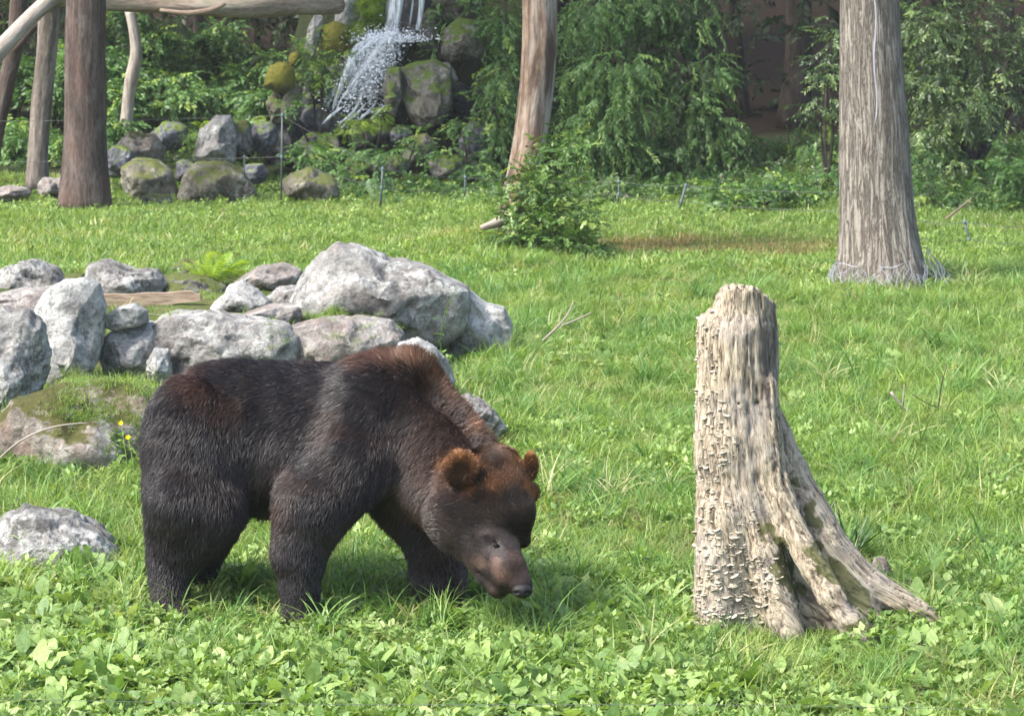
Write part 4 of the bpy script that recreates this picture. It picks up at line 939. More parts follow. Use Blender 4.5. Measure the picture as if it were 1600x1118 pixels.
# dim trunks inside the wood
wood_trunks = [(1235, 300, 46, 22, 'broad dim brown trunk in the shade left of the thick grey tree'), (1560, 300, 44, 16, 'dark trunk in the shade at the far right'), (1150, 290, 49, 10, 'thin dark trunk deep in the wood between the evergreens'), (930, 280, 44, 12, 'dark evergreen trunk right of the orange-barked tree'), (320, 190, 47, 8, 'thin dark trunk deep behind the rocks'), (1455, 300, 50, 12, 'dim trunk right behind the thick grey tree'), (395, 190, 49, 6, 'thinnest dark trunk behind the golden mossy boulder')]
for i, (x, y, Y, r, lb) in enumerate(wood_trunks):
    g0 = at(x, y, Y); g0[2] = H(g0[0], g0[1]); T = thing('woodland_tree', lb, 'tree', g0, 'dim trunks inside the wood')
    rr = r/FPX*Y; z = np.linspace(-.2, 9, 7)
    P = [g0+[.15*math.sin(k*1.3+i), 0, zz] for k, zz in enumerate(z)]
    limb('trunk', [tube(P, [rr*(1-.06*k)+(rr*.3 if k == 0 else 0) for k in range(7)], 14, amp=.06, seed=i, sub=3)], B_DARK, T)

# wire netting round the foot of the grey tree, and the cable up its trunk
m_wire = plain('galvanised_wire', (.30, .31, .34), .5, .5, Metallic=.3)
def wires(lst, r, ns=4):
    return [tube(np.array(p), np.full(len(p), r), ns, cap=False) for p in lst]
bc0 = gnd(1378, 455); bc0[1] = 25.0; W = []
def netpt(a, t):
    rad = .60-.16*t+.05*math.sin(5*a+2)+.015*math.sin(13*a+6*t)
    if math.cos(a-.15) > .2: rad += .13*(1-t)*math.cos(a-.15)
    return (bc0[0]+rad*math.cos(a), bc0[1]+rad*math.sin(a), .02+t*(.26+.12*max(0, math.cos(a-.1)))+.012*math.sin(9*a))
for s in (-1, 1):
    for k in range(74): W.append([netpt(2*math.pi*k/74+s*t*.35+.02*math.sin(k*5+t*9), t*(.75+.25*math.sin(k*2.3))) for t in np.linspace(0, 1, 9)])
for t in (0, .02, .99, 1): W.append([netpt(a, t) for a in np.linspace(0, 2*math.pi, 60)])
V, Fs, B = join(wires(W, .0024)); nett = mesh_np('wire_netting', V, Fs)
link('wire_netting', nett, m_wire, None, 'crumpled grey wire netting wrapped round the foot of the thick grey tree', 'netting')
cab = [at(1366+2*math.sin(y*.05), y, 24.70) for y in range(-60, 190, 12)]+[at(1364, 197, 24.70)]
for i in range(len(cab)): cab[i][1] = 25.0-(.29+.012*i*.45+.018)
V, Fs, B = join([tube(cab, np.full(len(cab), .009), 6)]); link('cable', mesh_np('cable', V, Fs), m_wire, None, 'thin pale cable hanging down the thick grey trunk', 'cable')

# ------------------------------------------------------------------ electric fence
m_post = plain('fence_post_green', (.06, .075, .075), .5, .4); m_ins = plain('insulator_pale', (.10, .15, .17), .4, .4); m_fw = plain('fence_wire', (.11, .115, .11), .6, .3)
FG = 'thin posts of the wire fence'
fence = [((439, 322), (441, 176), 34.6, .013, 'tall pale fence post in front of the dark rock hollow'), ((381, 292), (382, 243), 35.6, .012, 'short thin fence post in front of the broad tan boulder'),
 ((594, 318), (598, 262), 34.4, .016, 'short dark fence post below the splashing water'), ((725, 318), (727, 276), 35.0, .014, 'low fence post in the greenery left of the orange-barked tree'), ((1056, 346), (1072, 288), 33.4, .018, 'leaning fence post with a turquoise top under the evergreen'), ((966, 330), (967, 282), 34.4, .012, 'thin stick-like fence post right of the leafy bush'), ((1522, 408), (1507, 345), 28.6, .014, 'leaning fence post right of the thick grey tree')]
tops = []
for (b_, t_, Y, r, lb) in fence:
    g0 = at(*b_, Y); t0 = at(*t_, Y); g0[2] = min(g0[2], H(g0[0], g0[1])-.05) if abs(g0[2]) < .6 else g0[2]
    T = thing('fence_post', lb, 'fence post', g0, FG)
    limb('rod', [tube([g0, g0*.5+t0*.5, t0], [r, r, r*.9], 8)], m_post, T)
    for k in (.55, .97):
        c = g0+(t0-g0)*k; V, F = ICO[2]; child('insulator', V*np.array([.02, .02, .03])+c, F, m_ins, T)
    tops.append((g0, t0))
def sag(a, b, n=12, s=.05): return [a+(b-a)*t-np.array([0, 0, s*4*t*(1-t)]) for t in np.linspace(0, 1, n)]
lines = []
order = [0, 2, 3, 5, 4]
for k in (.97, .55):
    pts = [tops[i][0]+(tops[i][1]-tops[i][0])*k for i in order]
    pts = [pts[0]+np.array([-5, .6, -.1])]+pts+[at(1320, 300 if k > .9 else 330, 32), at(1440, 345 if k > .9 else 372, 29.5), tops[6][0]+(tops[6][1]-tops[6][0])*k, at(1640, 352 if k > .9 else 380, 27)]
    for a, b in zip(pts[:-1], pts[1:]): lines.append(sag(a, b, 12, .03))
V, Fs, B = join(wires(lines, .0032, 5)); link('fence_wire', mesh_np('fence_wire', V, Fs), m_fw, None, 'two thin grey wires strung between the fence posts along the wood', 'wire')
fw = [at(x, 1090+(x+100)*.011+3*math.sin(x*.004), 9.6) for x in range(-500, 2200, 90)]
V, Fs, B = join(wires([fw], .0011, 5)); link('fence_wire', mesh_np('front_wire', V, Fs), m_fw, None, 'single thin wire crossing the leaves along the bottom edge', 'wire')

# ------------------------------------------------------------------ water
m = N('falling_water'); wf = m.noise(30, 5, m.vmul(m.pos, (1, 1, .12))); 
wsh = m.bsdf((.62, .66, .70), .25, .6, m.bump(wf, .6, .02)); tr = m.n('ShaderNodeBsdfTransparent'); mx = m.n('ShaderNodeMixShader')
m.set(mx.inputs[0], m.ramp(wf, [(.36, .3), (.52, 1.)])); m.t.links.new(tr.outputs[0], mx.inputs[1]); m.t.links.new(wsh, mx.inputs[2]); M_WATER = m.done(mx.outputs[0])
m = N('water_drops'); M_DROP = m.done(m.bsdf((.80, .83, .88), .15, .8))
def stream(pts, Y, w, seed):
    P, R = tline(pts, Y, w); V, Fs, B = tube(P, R, 12, amp=.25, freq=5, ridge=.3, seed=seed, sub=6); return V, Fs, B
st = [stream([(628, -120), (622, -20), (616, 30), (608, 62)], 39.4, [13, 12, 11, 9], 1), stream([(634, -120), (628, -20), (624, 20), (614, 62)], 39.3, [5, 5, 4, 3], 2), stream([(664, -100), (660, -20), (659, 15), (652, 48)], 39.4, [5, 5, 4, 3], 3),
      stream([(612, -60), (606, 0), (600, 45)], 39.5, [2, 1.6, 1.2], 4), stream([(650, -60), (646, 0), (640, 40)], 39.5, [2, 1.6, 1.2], 5)]
for k in range(13):
    x0 = 606+rnd.normal(0, 9); x1 = 545+rnd.normal(0, 20); y1 = 158+rnd.normal(0, 14); mx_ = (x0+x1)/2-rnd.uniform(2, 16); my_ = (64+y1)/2-rnd.uniform(6, 26); st.append(stream([(x0, 60+rnd.normal(0, 5)), (x0-10, 62+rnd.normal(0, 6)), (mx_, my_), (x1, y1-12), (x1-3, y1)], 39.1-.03*k, [2, 4.5, rnd.uniform(2.5, 6), rnd.uniform(1.5, 4), .8], 20+k))
for k in range(7):
    x0 = 566+rnd.normal(0, 22); st.append(stream([(x0, 165+rnd.normal(0, 10)), (x0-14, 178), (x0-34, 198+rnd.normal(0, 6))], 38.7, [1.2, 2.6, 1], 50+k))
V, Fs, B = join(st); link('waterfall', mesh_np('waterfall', V, Fs), M_WATER, None, kind='structure')
V, F = ICO[1]; pdrop = proto('drop', V, F, M_DROP)
n = 7000; t = rnd.beta(1.1, 1.4, n); cx = 606+(548-606)*t+rnd.normal(0, 1, n)*(12+12*t); cy = 62+(165-62)*t+rnd.normal(0, 1, n)*(13+9*t)
up = rnd.random(n) < .2; cx = np.where(up, 612+rnd.normal(0, 30, n), cx); cy = np.where(up, 66-np.abs(rnd.normal(0, 9, n)), cy)
P = np.array([at(a, b, 39.0-.5*q) for a, b, q in zip(cx, cy, rnd.random(n))])
scatter('water_spray', [pdrop], P, rnd.uniform(0, 6, (n, 3)), np.clip(rnd.lognormal(-5.4, .5, n), .002, .016)[:, None]*np.stack([np.ones(n), np.ones(n), rnd.uniform(1, 2.2, n)], 1), kind='stuff')

# ------------------------------------------------------------------ leaves and grass, one small piece of each kind
G_DRY = (5.0*.0+ (1090-800)/FPX*29.3, 29.2, 2.1, 1.15)
GRASS = leaf_mat('grass_blades', (.115, .21, .048), (.305, .42, .10), (.40, .42, .18), .42, .5, .35, .8, G_DRY, .5)
LONG = leaf_mat('long_grass', (.085, .195, .045), (.24, .39, .10), (.42, .42, .2), .42, .42, .4, 1.2, None, .6)
WEED = leaf_mat('broad_weeds', (.13, .23, .055), (.31, .43, .13), (.36, .44, .17), .36, .5, .4, 1.5, None, .7)
WEED2 = leaf_mat('small_weeds', (.13, .23, .05), (.32, .44, .13), None, .38, .45, .4, 1.5, None, .6)
STRAW = leaf_mat('straw', (.24, .19, .10), (.42, .35, .2), None, .2, .7, .2)
EVER = leaf_mat('evergreen_leaves', (.04, .095, .025), (.16, .29, .07), (.25, .38, .10), .3, .4, .45, .55, None, .45)
EVERD = leaf_mat('evergreen_shade', (.018, .034, .013), (.05, .085, .024), None, .25, .5, .3, .5, None, .4)  # darker copy of the evergreen leaves, shade put into the colour
WOODL = leaf_mat('woodland_leaves', (.04, .10, .03), (.17, .31, .085), (.32, .44, .10), .4, .45, .4, .5, None, .4)
OLIVE = leaf_mat('olive_leaves', (.035, .065, .02), (.11, .18, .05), (.22, .30, .10), .3, .4, .5, .6, None, .5)
BUSH = leaf_mat('bush_leaves', (.05, .11, .025), (.14, .25, .05), (.30, .40, .12), .35, .42, .45, 2., None, .6)
FERN = leaf_mat('fern_bright', (.16, .28, .03), (.34, .46, .06), None, .45, .5, .3)
DEEP = leaf_mat('deep_wood_leaves', (.022, .038, .018), (.06, .095, .04), (.12, .17, .07), .3, .5, .3, .35, None, .4)
TWIG = plain('twig', (.10, .07, .05), .9, .1)

def mkgrass(name, n, L, wd, rad, mat, seed, bend=(.3, 1.3), lean=.25, seg=4):
    r = np.random.default_rng(seed); parts = []
    for i in range(n):
        a = r.uniform(0, 2*np.pi); q = rad*math.sqrt(r.random()); b = r.uniform(0, 2*np.pi)
        parts.append(blade(L*r.uniform(.45, 1.1), wd*r.uniform(.7, 1.3), r.uniform(*bend), a, q*math.cos(b), q*math.sin(b), seg, r.uniform(-.8, .8), r.uniform(0, lean)))
    V, F, _ = join(parts); return proto(name, V, F, mat)
def mkweed(name, n, L, W, mat, seed, stalk=.05, tilt=(.2, .9), wav=.05, nl=4, curl=.25):
    r = np.random.default_rng(seed); Vs, Fs, o = [], [], 0
    for i in range(n):
        s = r.uniform(.5, 1.2)
        V, F = roundleaf(L*s, W*s*r.uniform(.8, 1.15), r, r.uniform(-.1, .35), curl*r.uniform(.2, 2.), wav*r.uniform(.5, 1.8), nl) if nl > 2 else leafV(L*s, W*s, .2, curl, 3, .5)
        V = V+[stalk*r.uniform(.2, 1), 0, 0]; a = 2*np.pi*i/n+r.uniform(-.5, .5); ti = -r.uniform(*tilt)
        Vs.append(xf(V, a, ti, r.uniform(-.5, .5))); Fs.append(F+o); o += len(V)
    return proto(name, np.concatenate(Vs), np.concatenate(Fs), mat)
def mkspray(name, n, L, W, mat, seed, length=.3, droop=.5, spread=1.0, nl=2, flat=False, curl=.2):
    """a twig along +x carrying n leaves"""
    r = np.random.default_rng(seed); Vs, Fs, o = [], [], 0
    for i in range(n):
        t = (i+.5)/n; s = r.uniform(.65, 1.15); V, F = leafV(L*s, W*s, .15, curl, nl, .8)
        side = 1 if i % 2 else -1; a = side*r.uniform(.3, spread)+(0 if flat else r.uniform(-.3, .3))
        V = xf(V, a, r.uniform(0, droop), r.uniform(-.9, .9) if not flat else r.uniform(-.2, .2), (length*t, 0, -droop*.35*length*t*t))
        Vs.append(V); Fs.append(F+o); o += len(V)
    for k in range(3):
        pass
    V = np.array([(0, -.003, 0), (0, .003, 0), (length, 0, -droop*.35*length)]); 
    Vs.append(V); return proto(name, np.concatenate(Vs), [np.concatenate(Fs), np.array([(o, o+1, o+2)])], mat)
def mkfern(name, mat, seed, L=.35, np_=14):
    Vs, Fs, o = [], [], 0
    for i in range(np_):
        t = (i+1)/np_; w_ = L*.36*math.sin(math.pi*min(1, t*.8+.15))
        for s in (-1, 1):
            V, F = leafV(w_, L*.05, .1, .2, 2, .6); V = xf(V, s*1.15, .1, 0, (L*t*math.cos(.5*t), 0, L*(.55*t-.55*t*t))); Vs.append(V); Fs.append(F+o); o += len(V)
    return proto(name, np.concatenate(Vs), np.concatenate(Fs), mat)
p_short = [mkgrass('g%d' % i, 26, .12, .0055, .09, GRASS, i, (.3, 1.9), .7) for i in range(4)]
p_mid = [mkgrass('m%d' % i, 26, .20, .0075, .07, GRASS, 10+i, (.6, 2.3), .6, 5) for i in range(3)]
p_long = [mkgrass('l%d' % i, 30, .30, .0085, .06, LONG, 20+i, (.9, 2.7), .5, 6) for i in range(3)]
p_far = [mkgrass('f%d' % i, 24, .10, .012, .16, GRASS, 30+i, (.3, 1.4), .6, 2) for i in range(3)]
p_weed = [mkweed('w%d' % i, 8, .062, .046, WEED, 40+i, .035, (.0, .7), .09, 6) for i in range(5)]
p_dock = [mkweed('d%d' % i, 7, .105, .052, WEED, 50+i, .03, (.1, .9), .09, 7, .4) for i in range(3)]
p_small = [mkweed('s%d' % i, 11, .032, .022, WEED2, 60+i, .04, (.2, 1.3), .04, 2) for i in range(3)]
p_wisp = [mkgrass('ws%d' % i, 26, .26, .0024, .06, STRAW if i == 0 else LONG, 70+i, (.2, 1.3), .5, 4) for i in range(3)]
p_ever = [mkspray('ev%d' % i, 26, .085, .024, EVER, 80+i, .34, .7, 1.2) for i in range(3)]
p_everd = [mkspray('evd%d' % i, 22, .09, .028, EVERD, 84+i, .36, .9, .9) for i in range(2)]
p_wood = [mkspray('wo%d' % i, 13, .09, .05, WOODL, 90+i, .34, .5, 1.2) for i in range(3)]
p_olive = [mkspray('ol%d' % i, 13, .085, .034, OLIVE, 94+i, .32, .5, 1.2) for i in range(3)]
p_bush = [mkspray('bu%d' % i, 13, .06, .03, BUSH, 98+i, .22, .3, 1.2) for i in range(3)]
p_deep = [mkspray('de%d' % i, 14, .15, .07, DEEP, 102+i, .5, .5, 1.2) for i in range(2)]
p_fern = [mkfern('fe%d' % i, WOODL, i) for i in range(1)]
p_fernb = [mkfern('fb0', FERN, 3, .3)]

# ------------------------------------------------------------------ lawn
def field(n, y0, y1, seed, marg=1.5):
    n = int(n*1.2)
    r = np.random.default_rng(seed)
    y = np.sqrt(r.uniform(y0*y0, y1*y1, n)); x = r.uniform(-1, 1, n)*(.202*marg*y+.3)
    return x, y, r
def pile(x, y): return (x < -.35) & (y > 19.0) & (y < 23.4)
def upright(n, r, tilt=.15): return np.stack([r.normal(0, tilt, n), r.normal(0, tilt, n), r.uniform(0, 2*np.pi, n)], 1)
def put(name, pr, x, y, keep, s, r, tilt=.15, sink=.01, **k):
    x, y, s = x[keep], y[keep], s[keep]; P = np.stack([x, y, H(x, y)-sink], 1)
    return scatter(name, pr, P, upright(len(x), r, tilt), s, int(r.integers(1e6)), kind='stuff', **k)
def pxy(x, y): return to_px(np.stack([x, y, H(x, y)], 1))
def nz(x, y, f, s): return fbm(np.stack([x*f, y*f, x*0], -1), 3, s)
dirt = lambda x, y: np.exp(-(((x-G_DRY[0])/G_DRY[2])**2+((y-G_DRY[1])/G_DRY[3])**2))
def feet(q): return 1-.5*sstep(190, 230, q[:, 0])*(1-sstep(760, 800, q[:, 0]))*sstep(925, 945, q[:, 1])*(1-sstep(1010, 1040, q[:, 1]))
def roots(x, y): q = pxy(x, y); return (q[:, 0] > 1080) & (q[:, 0] < 1500) & (q[:, 1] > 935+(q[:, 0]-1080)*.12) & (q[:, 1] < 1045)
stumpz = lambda x, y: np.hypot((x-1.06)/.22, (y-11.6)/.24) < 1
x, y, r = field(17000, 9.4, 17, 1)
put('grass', p_short+p_mid, x, y, (r.random(len(x)) < .9) & ~stumpz(x, y), r.uniform(.65, 1.2, len(x))*(1+.8*nz(x, y, 2.2, 3))*np.where(roots(x, y), .6, 1)*feet(pxy(x, y)), r)
x, y, r = field(17000, 16.6, 25, 2); n1 = nz(x, y, .8, 4)
put('grass', p_short+p_mid, x, y, ~pile(x, y) | (r.random(len(x)) < .10), r.uniform(.6, 1.2, len(x))*(1+.8*nz(x, y, 1.8, 31)+.4*n1)*np.where(pile(x, y), .6, 1), r)
x, y, r = field(30000, 24.5, 38.2, 3); n1 = nz(x, y, .7, 5)
put('grass', p_far, x, y, r.random(len(x)) < 1-.4*dirt(x, y), r.uniform(.8, 1.4, len(x))*(1+.7*n1+.5*nz(x, y, 2., 33))*(1-.35*dirt(x, y)), r)
# longer clumps
x, y, r = field(13000, 10.5, 27, 4); n1 = nz(x, y, 1.5, 6); q = pxy(x, y)
put('long_grass', p_mid+p_long, x, y, (n1 > -.06) & (r.random(len(x)) < .35+y/25) & ~pile(x, y) & ~roots(x, y) & ~stumpz(x, y), r.uniform(.5, 1.15, len(x))*(1+.8*nz(x, y, 2.0, 32)), r, .3)
spots = [(560, 925, 46, 30, 26), (545, 880, 30, 25, 16), (120, 905, 60, 14, 26), (1040, 985, 50, 26, 30), (1140, 1040, 30, 20, 6), (1540, 900, 60, 30, 26), (1460, 880, 40, 30, 16), (820, 600, 60, 40, 44), (770, 565, 40, 20, 16), (980, 640, 50, 30, 14), (1380, 1070, 50, 30, 22), (900, 960, 90, 30, 20), (80, 740, 80, 16, 26), (620, 960, 30, 16, 10), (1240, 480, 60, 30, 8), (1480, 520, 80, 40, 20), (90, 620, 40, 10, 8), (1330, 860, 20, 14, 4), (1590, 1060, 20, 60, 14), (860, 500, 50, 20, 10), (1300, 560, 60, 26, 30), (1420, 480, 60, 20, 26), (1560, 570, 50, 30, 34), (1260, 650, 40, 24, 20), (1500, 700, 60, 26, 28), (950, 545, 50, 20, 24), (890, 640, 40, 22, 22), (1050, 760, 30, 22, 18), (1020, 520, 40, 20, 18), (880, 760, 20, 20, 10), (350, 985, 90, 20, 14), (150, 1050, 90, 30, 16), (700, 1060, 120, 30, 24)]
P = []; rr = np.random.default_rng(5)
for cx, cy, sx, sy, n in spots:
    for _ in range(n): P.append(gnd(cx+rr.normal(0, sx*.6), cy+10+rr.normal(0, sy*.6)))
P = np.array(P); P[:, 2] = H(P[:, 0], P[:, 1])-.01
scatter('long_grass', p_long, P, upright(len(P), rr, .12), rr.uniform(.6, 1.1, len(P)), 7, kind='stuff')
x, y, r = field(500, 9.6, 14, 14); q = pxy(x, y)
put('dry_grass', p_wisp, x, y, (nz(x, y, 1.2, 16) > .0) | ((q[:, 0] > 1250) & (q[:, 1] > 1000)), r.uniform(.5, 1., len(x)), r, .15)
# broad-leaved weeds: thick in front, patches further back
x, y, r = field(19000, 9.4, 12.7, 8); q = pxy(x, y)
wgt = sstep(890, 1000, q[:, 1])*(1-.7*sstep(1050, 1220, q[:, 0]))*.85+.8*np.exp(-(((q[:, 0]-950)/110)**2+((q[:, 1]-880)/45)**2))+.35*np.exp(-(((q[:, 0]-350)/110)**2+((q[:, 1]-930)/45)**2))+.5*np.exp(-(((q[:, 0]-1500)/90)**2+((q[:, 1]-960)/45)**2))
wgt = wgt+.9*nz(x, y, 1.7, 9)
kk = (r.random(len(x)) < wgt*.5*np.where(roots(x, y), .35, 1)) & ~stumpz(x, y)
put('broad_leaved_weeds', p_weed*2+p_dock, x, y, kk, np.clip(r.lognormal(-.22, .32, len(x)), .4, 1.3)*feet(q), r, .35, -.03)
x, y, r = field(9000, 9.4, 24, 9); n1 = nz(x, y, 1.1, 10)
put('broad_leaved_weeds', p_weed+p_small, x, y, (n1 > .22) & ~pile(x, y) & (r.random(len(x)) < .7) & ~stumpz(x, y), r.uniform(.6, 1.15, len(x)), r, .3, -.04)
x, y, r = field(9000, 9.4, 17, 11); n1 = nz(x, y, 1.6, 12)
put('small_leaved_weeds', p_small, x, y, (n1 > .0) & ~stumpz(x, y), r.uniform(.7, 1.4, len(x)), r, .4, -.05)
x, y, r = field(9000, 22, 37, 12); n1 = nz(x, y, .55, 13); q = pxy(x, y)
edge = sstep(345, 300, q[:, 1])
put('low_weeds', p_small, x, y, ((n1 > .12) | (r.random(len(x)) < edge*.9)) & (dirt(x, y) < .4), r.uniform(.7, 1.3, len(x))*(1+.5*edge), r, .4, -.05)
# verge under the wood: knee-high greenery
x, y, r = field(5200, 34.6, 40, 13); X = x
put('undergrowth', p_wood+p_olive+p_fern, x, y, ~((x < -2.6) & (y < 38.5)) & ~((x < .2) & (x > -4) & (y > 36.3)) & ((x > .6) | (r.random(len(x)) < .6)), r.uniform(.5, 1.1, len(x)), r, .9, -.14)
x, y, r = field(1500, 15.2, 24, 15); q = pxy(x, y)
# moss and grass growing on the boulders
def on_rock(o, n, seed, sel, pr, s, name, tilt=.3):
    me = o.data; V = np.empty(len(me.vertices)*3, np.float32); me.vertices.foreach_get('co', V); V = V.reshape(-1, 3)+np.array(o.location)
    Nn = np.empty(len(me.vertices)*3, np.float32); me.vertices.foreach_get('normal', Nn); Nn = Nn.reshape(-1, 3)
    q = to_px(V); k = np.where(sel(q, V, Nn) & (Nn[:, 1] < .3))[0]; r = np.random.default_rng(seed); k = r.choice(k, n)
    return scatter(name, pr, V[k]-Nn[k]*.01, upright(n, r, tilt), r.uniform(.6, 1.2, n)*s, seed, kind='stuff')
RK = {o['label']: o for o in bpy.data.objects if o.get('category') == 'rock'}
mb = RK['wide moss-covered boulder left of the rump of the bear']
on_rock(mb, 130, 1, lambda q, V, Nn: (q[:, 1] < 660) & (q[:, 0] > 95) & (Nn[:, 2] > .1), p_short, .75, 'grass_on_rock')
on_rock(mb, 260, 2, lambda q, V, Nn: (q[:, 0] > 150) & (q[:, 1] > 640+(250-q[:, 0])*.5), p_small, .9, 'creeping_weeds', 1.)
on_rock(mb, 90, 6, lambda q, V, Nn: (Nn[:, 2] > .0), p_wisp[:1], .22, 'dry_grass_on_rock', .9)
on_rock(mb, 500, 8, lambda q, V, Nn: (q[:, 0] > 60) & (q[:, 1] > 625), p_small, .35, 'moss_tufts', .8)
for lb, n in (('flat brownish slab between the long low slab and the big boulder', 50), ('long low grey slab with shaded front, just behind the back of the bear', 20)):
    on_rock(RK[lb], n, n, lambda q, V, Nn: (q[:, 0] > 460) if n == 50 else (q[:, 0] > 415), p_short, .6, 'grass_on_rock')
rr = np.random.default_rng(55)
P = np.array([at(505+rr.normal(0, 16), 497+rr.normal(0, 3), 19.6) for _ in range(16)]+[at(260+rr.normal(0, 6), 500, 19) for _ in range(4)]+[at(240+rr.normal(0, 8), 600+rr.normal(0, 8), 18.5) for _ in range(8)]+[at(110+rr.normal(0, 8), 600+rr.normal(0, 8), 18.0) for _ in range(8)])
scatter('grass_tufts_between_rocks', p_mid, P, upright(len(P), rr, .2), rr.uniform(.5, .9, len(P)), 5, kind='stuff')

# ------------------------------------------------------------------ shrubs, trees and the wood
def blobpts(blobs, r, drop=.5, outw=1.):
    P, Rt = [], []
    for (cx, cy, rx, ry, Y, dy, n) in blobs:
        c = at(cx, cy, Y); a, b = rx/FPX*Y, ry/FPX*Y
        d = r.normal(size=(n, 3)); d /= np.linalg.norm(d, axis=1)[:, None]; d[:, 1] = np.where(r.random(n) < .7, -abs(d[:, 1]), d[:, 1])
        k = r.random((n, 1))**.45; k = k*(1+.25*fbm(d*2.2+c, 2, 77)[:, None]*2)
        P.append(c+d*k*[a, dy, b]); yaw = np.arctan2(d[:, 1], d[:, 0])+r.normal(0, .6, n); pit = -d[:, 2]*.5*outw+drop+r.normal(0, .35, n)
        Rt.append(np.stack([r.normal(0, .5, n), pit, yaw], 1))
    return np.concatenate(P), np.concatenate(Rt)
def foliage(par, name, blobs, pr, s, seed, drop=.5, kind=None, zmin=None):
    r = np.random.default_rng(seed); P, Rt = blobpts(blobs, r, drop)
    zz = H(P[:, 0], P[:, 1]); k = P[:, 2] > zz; P, Rt = P[k], Rt[k]
    return scatter(name, pr, P, Rt, r.uniform(.65, 1.25, len(P))*s, seed, parent=par, kind='stuff')
def stems(par, base, tips, r0, mat=None, seed=0):
    r = np.random.default_rng(seed); parts = []
    for t in tips: m_ = base*.5+np.array(t)*.5+r.normal(0, .08, 3); parts.append(tube([base, m_, t], [r0, r0*.6, r0*.2], 6, sub=3))
    limb('stem', parts, mat or B_DARK, par)
def shrub(name, label, cat, blobs, pr, s, seed, drop=.3, group=None, r0=.03, trunkmat=None):
    cx = np.mean([b[0] for b in blobs]); Y = np.mean([b[4] for b in blobs]); lowest = max(b[1]+b[3] for b in blobs)
    b0 = at(cx, lowest, Y); b0[2] = H(b0[0], b0[1])-.03
    T = thing(name, label, cat, b0, group)
    foliage(T, 'foliage', blobs, pr, s, seed, drop)
    stems(T, b0, [at(b[0], b[1], b[4]) for b in blobs], r0, trunkmat, seed)
    return T
# bush at the foot of the middle tree
shrub('leafy_bush', 'leafy green bush wrapped round the foot of the orange-barked tree', 'bush', [(850, 350, 56, 45, 27.7, .5, 230), (880, 375, 52, 24, 27.6, .5, 130), (840, 290, 40, 32, 27.8, .4, 120), (862, 250, 34, 34, 27.9, .35, 70), (890, 222, 30, 20, 27.8, .3, 32), (815, 320, 26, 30, 27.9, .3, 60), (905, 330, 26, 40, 27.7, .4, 50), (780, 330, 14, 8, 27.8, .2, 8), (780, 275, 16, 16, 27.9, .2, 7), (800, 365, 22, 14, 27.6, .2, 30), (920, 385, 26, 12, 27.6, .3, 30)], p_bush, .95, 301, .0)
# evergreens right of the middle tree
shrub('evergreen_tree', 'lit evergreen with drooping sprays just right of the orange-barked trunk', 'tree', [(940, 20, 60, 34, 38, .7, 130), (1010, 10, 60, 40, 38.4, .8, 130), (900, 60, 40, 34, 38.6, .7, 60), (960, 105, 58, 34, 37.6, .7, 150), (905, 130, 34, 40, 38, .6, 90), (975, 165, 60, 40, 37.5, .7, 170), (940, 215, 55, 42, 37.4, .7, 160), (905, 200, 34, 34, 37.8, .5, 70), (985, 240, 50, 36, 37.6, .6, 110), (1010, 90, 40, 40, 38.5, .6, 60), (960, 270, 60, 22, 37.5, .5, 70), (960, -70, 120, 50, 38.5, 1, 200), (920, -200, 130, 70, 38.8, 1.2, 200)], p_ever, 1.0, 302, .75, None, .06)
shrub('evergreen_tree', 'darker evergreen bough mass left of the brown gap, hanging to the ground', 'tree', [(1085, 30, 50, 40, 38.6, .8, 100), (1060, 120, 44, 40, 38.2, .7, 100), (1110, 115, 40, 36, 38.1, .6, 100), (1085, 175, 52, 40, 37.9, .7, 140), (1120, 215, 52, 40, 37.8, .7, 140), (1070, 240, 40, 36, 37.7, .6, 90), (1110, 265, 50, 26, 37.8, .5, 80), (1160, 240, 30, 40, 38.4, .5, 40), (1050, 20, 44, 40, 38.6, .7, 60), (1080, -90, 100, 60, 38.9, 1, 180), (1090, -220, 120, 70, 39.4, 1.2, 180)], p_ever+p_everd, 1.0, 303, .75, None, .06)
shrub('evergreen_tree', 'evergreen foliage hanging between the mossy bank and the orange-barked trunk', 'tree', [(785, 40, 26, 40, 38.2, .6, 80), (785, 120, 24, 44, 38.0, .6, 80), (780, 190, 28, 40, 38.0, .5, 70), (790, -60, 70, 50, 38.6, .8, 120), (770, 250, 28, 28, 37.6, .4, 50)], p_ever+p_wood, .9, 304, .6, None, .04)
# dim wood between gap and grey trunk, and right of it
shrub('broadleaf_tree', 'dim leafy tree showing just left of the thick grey trunk', 'tree', [(1290, 110, 26, 30, 36.5, .5, 36), (1280, 165, 30, 26, 36.5, .5, 40), (1300, 60, 40, 40, 37.5, .6, 40), (1295, 280, 26, 12, 35.6, .3, 18)], p_olive, .9, 305, .4)
shrub('broadleaf_tree', 'olive-green tree filling the view right behind the thick grey trunk', 'tree', [(1450, 40, 60, 50, 37, .8, 170), (1520, 60, 60, 60, 37.4, .9, 170), (1455, 130, 50, 44, 36.6, .7, 150), (1500, 170, 48, 36, 36.4, .7, 150), (1450, 220, 44, 36, 36.4, .6, 120), (1540, 140, 46, 50, 37, .7, 100), (1590, 60, 50, 70, 37.6, .8, 100), (1480, 260, 46, 30, 36.2, .6, 90), (1490, -70, 140, 60, 37.6, 1.2, 260), (1650, 60, 50, 120, 37.6, 1, 120)], p_olive, .95, 306, .45, None, .07)
shrub('shrub', 'pale green shrub at the right edge under the dark trees', 'shrub', [(1585, 262, 26, 26, 34.0, .4, 70), (1600, 300, 34, 26, 34.0, .4, 70), (1640, 280, 40, 40, 34.2, .5, 60), (1560, 330, 34, 20, 33.8, .4, 50)], p_wood, .9, 307, .2)
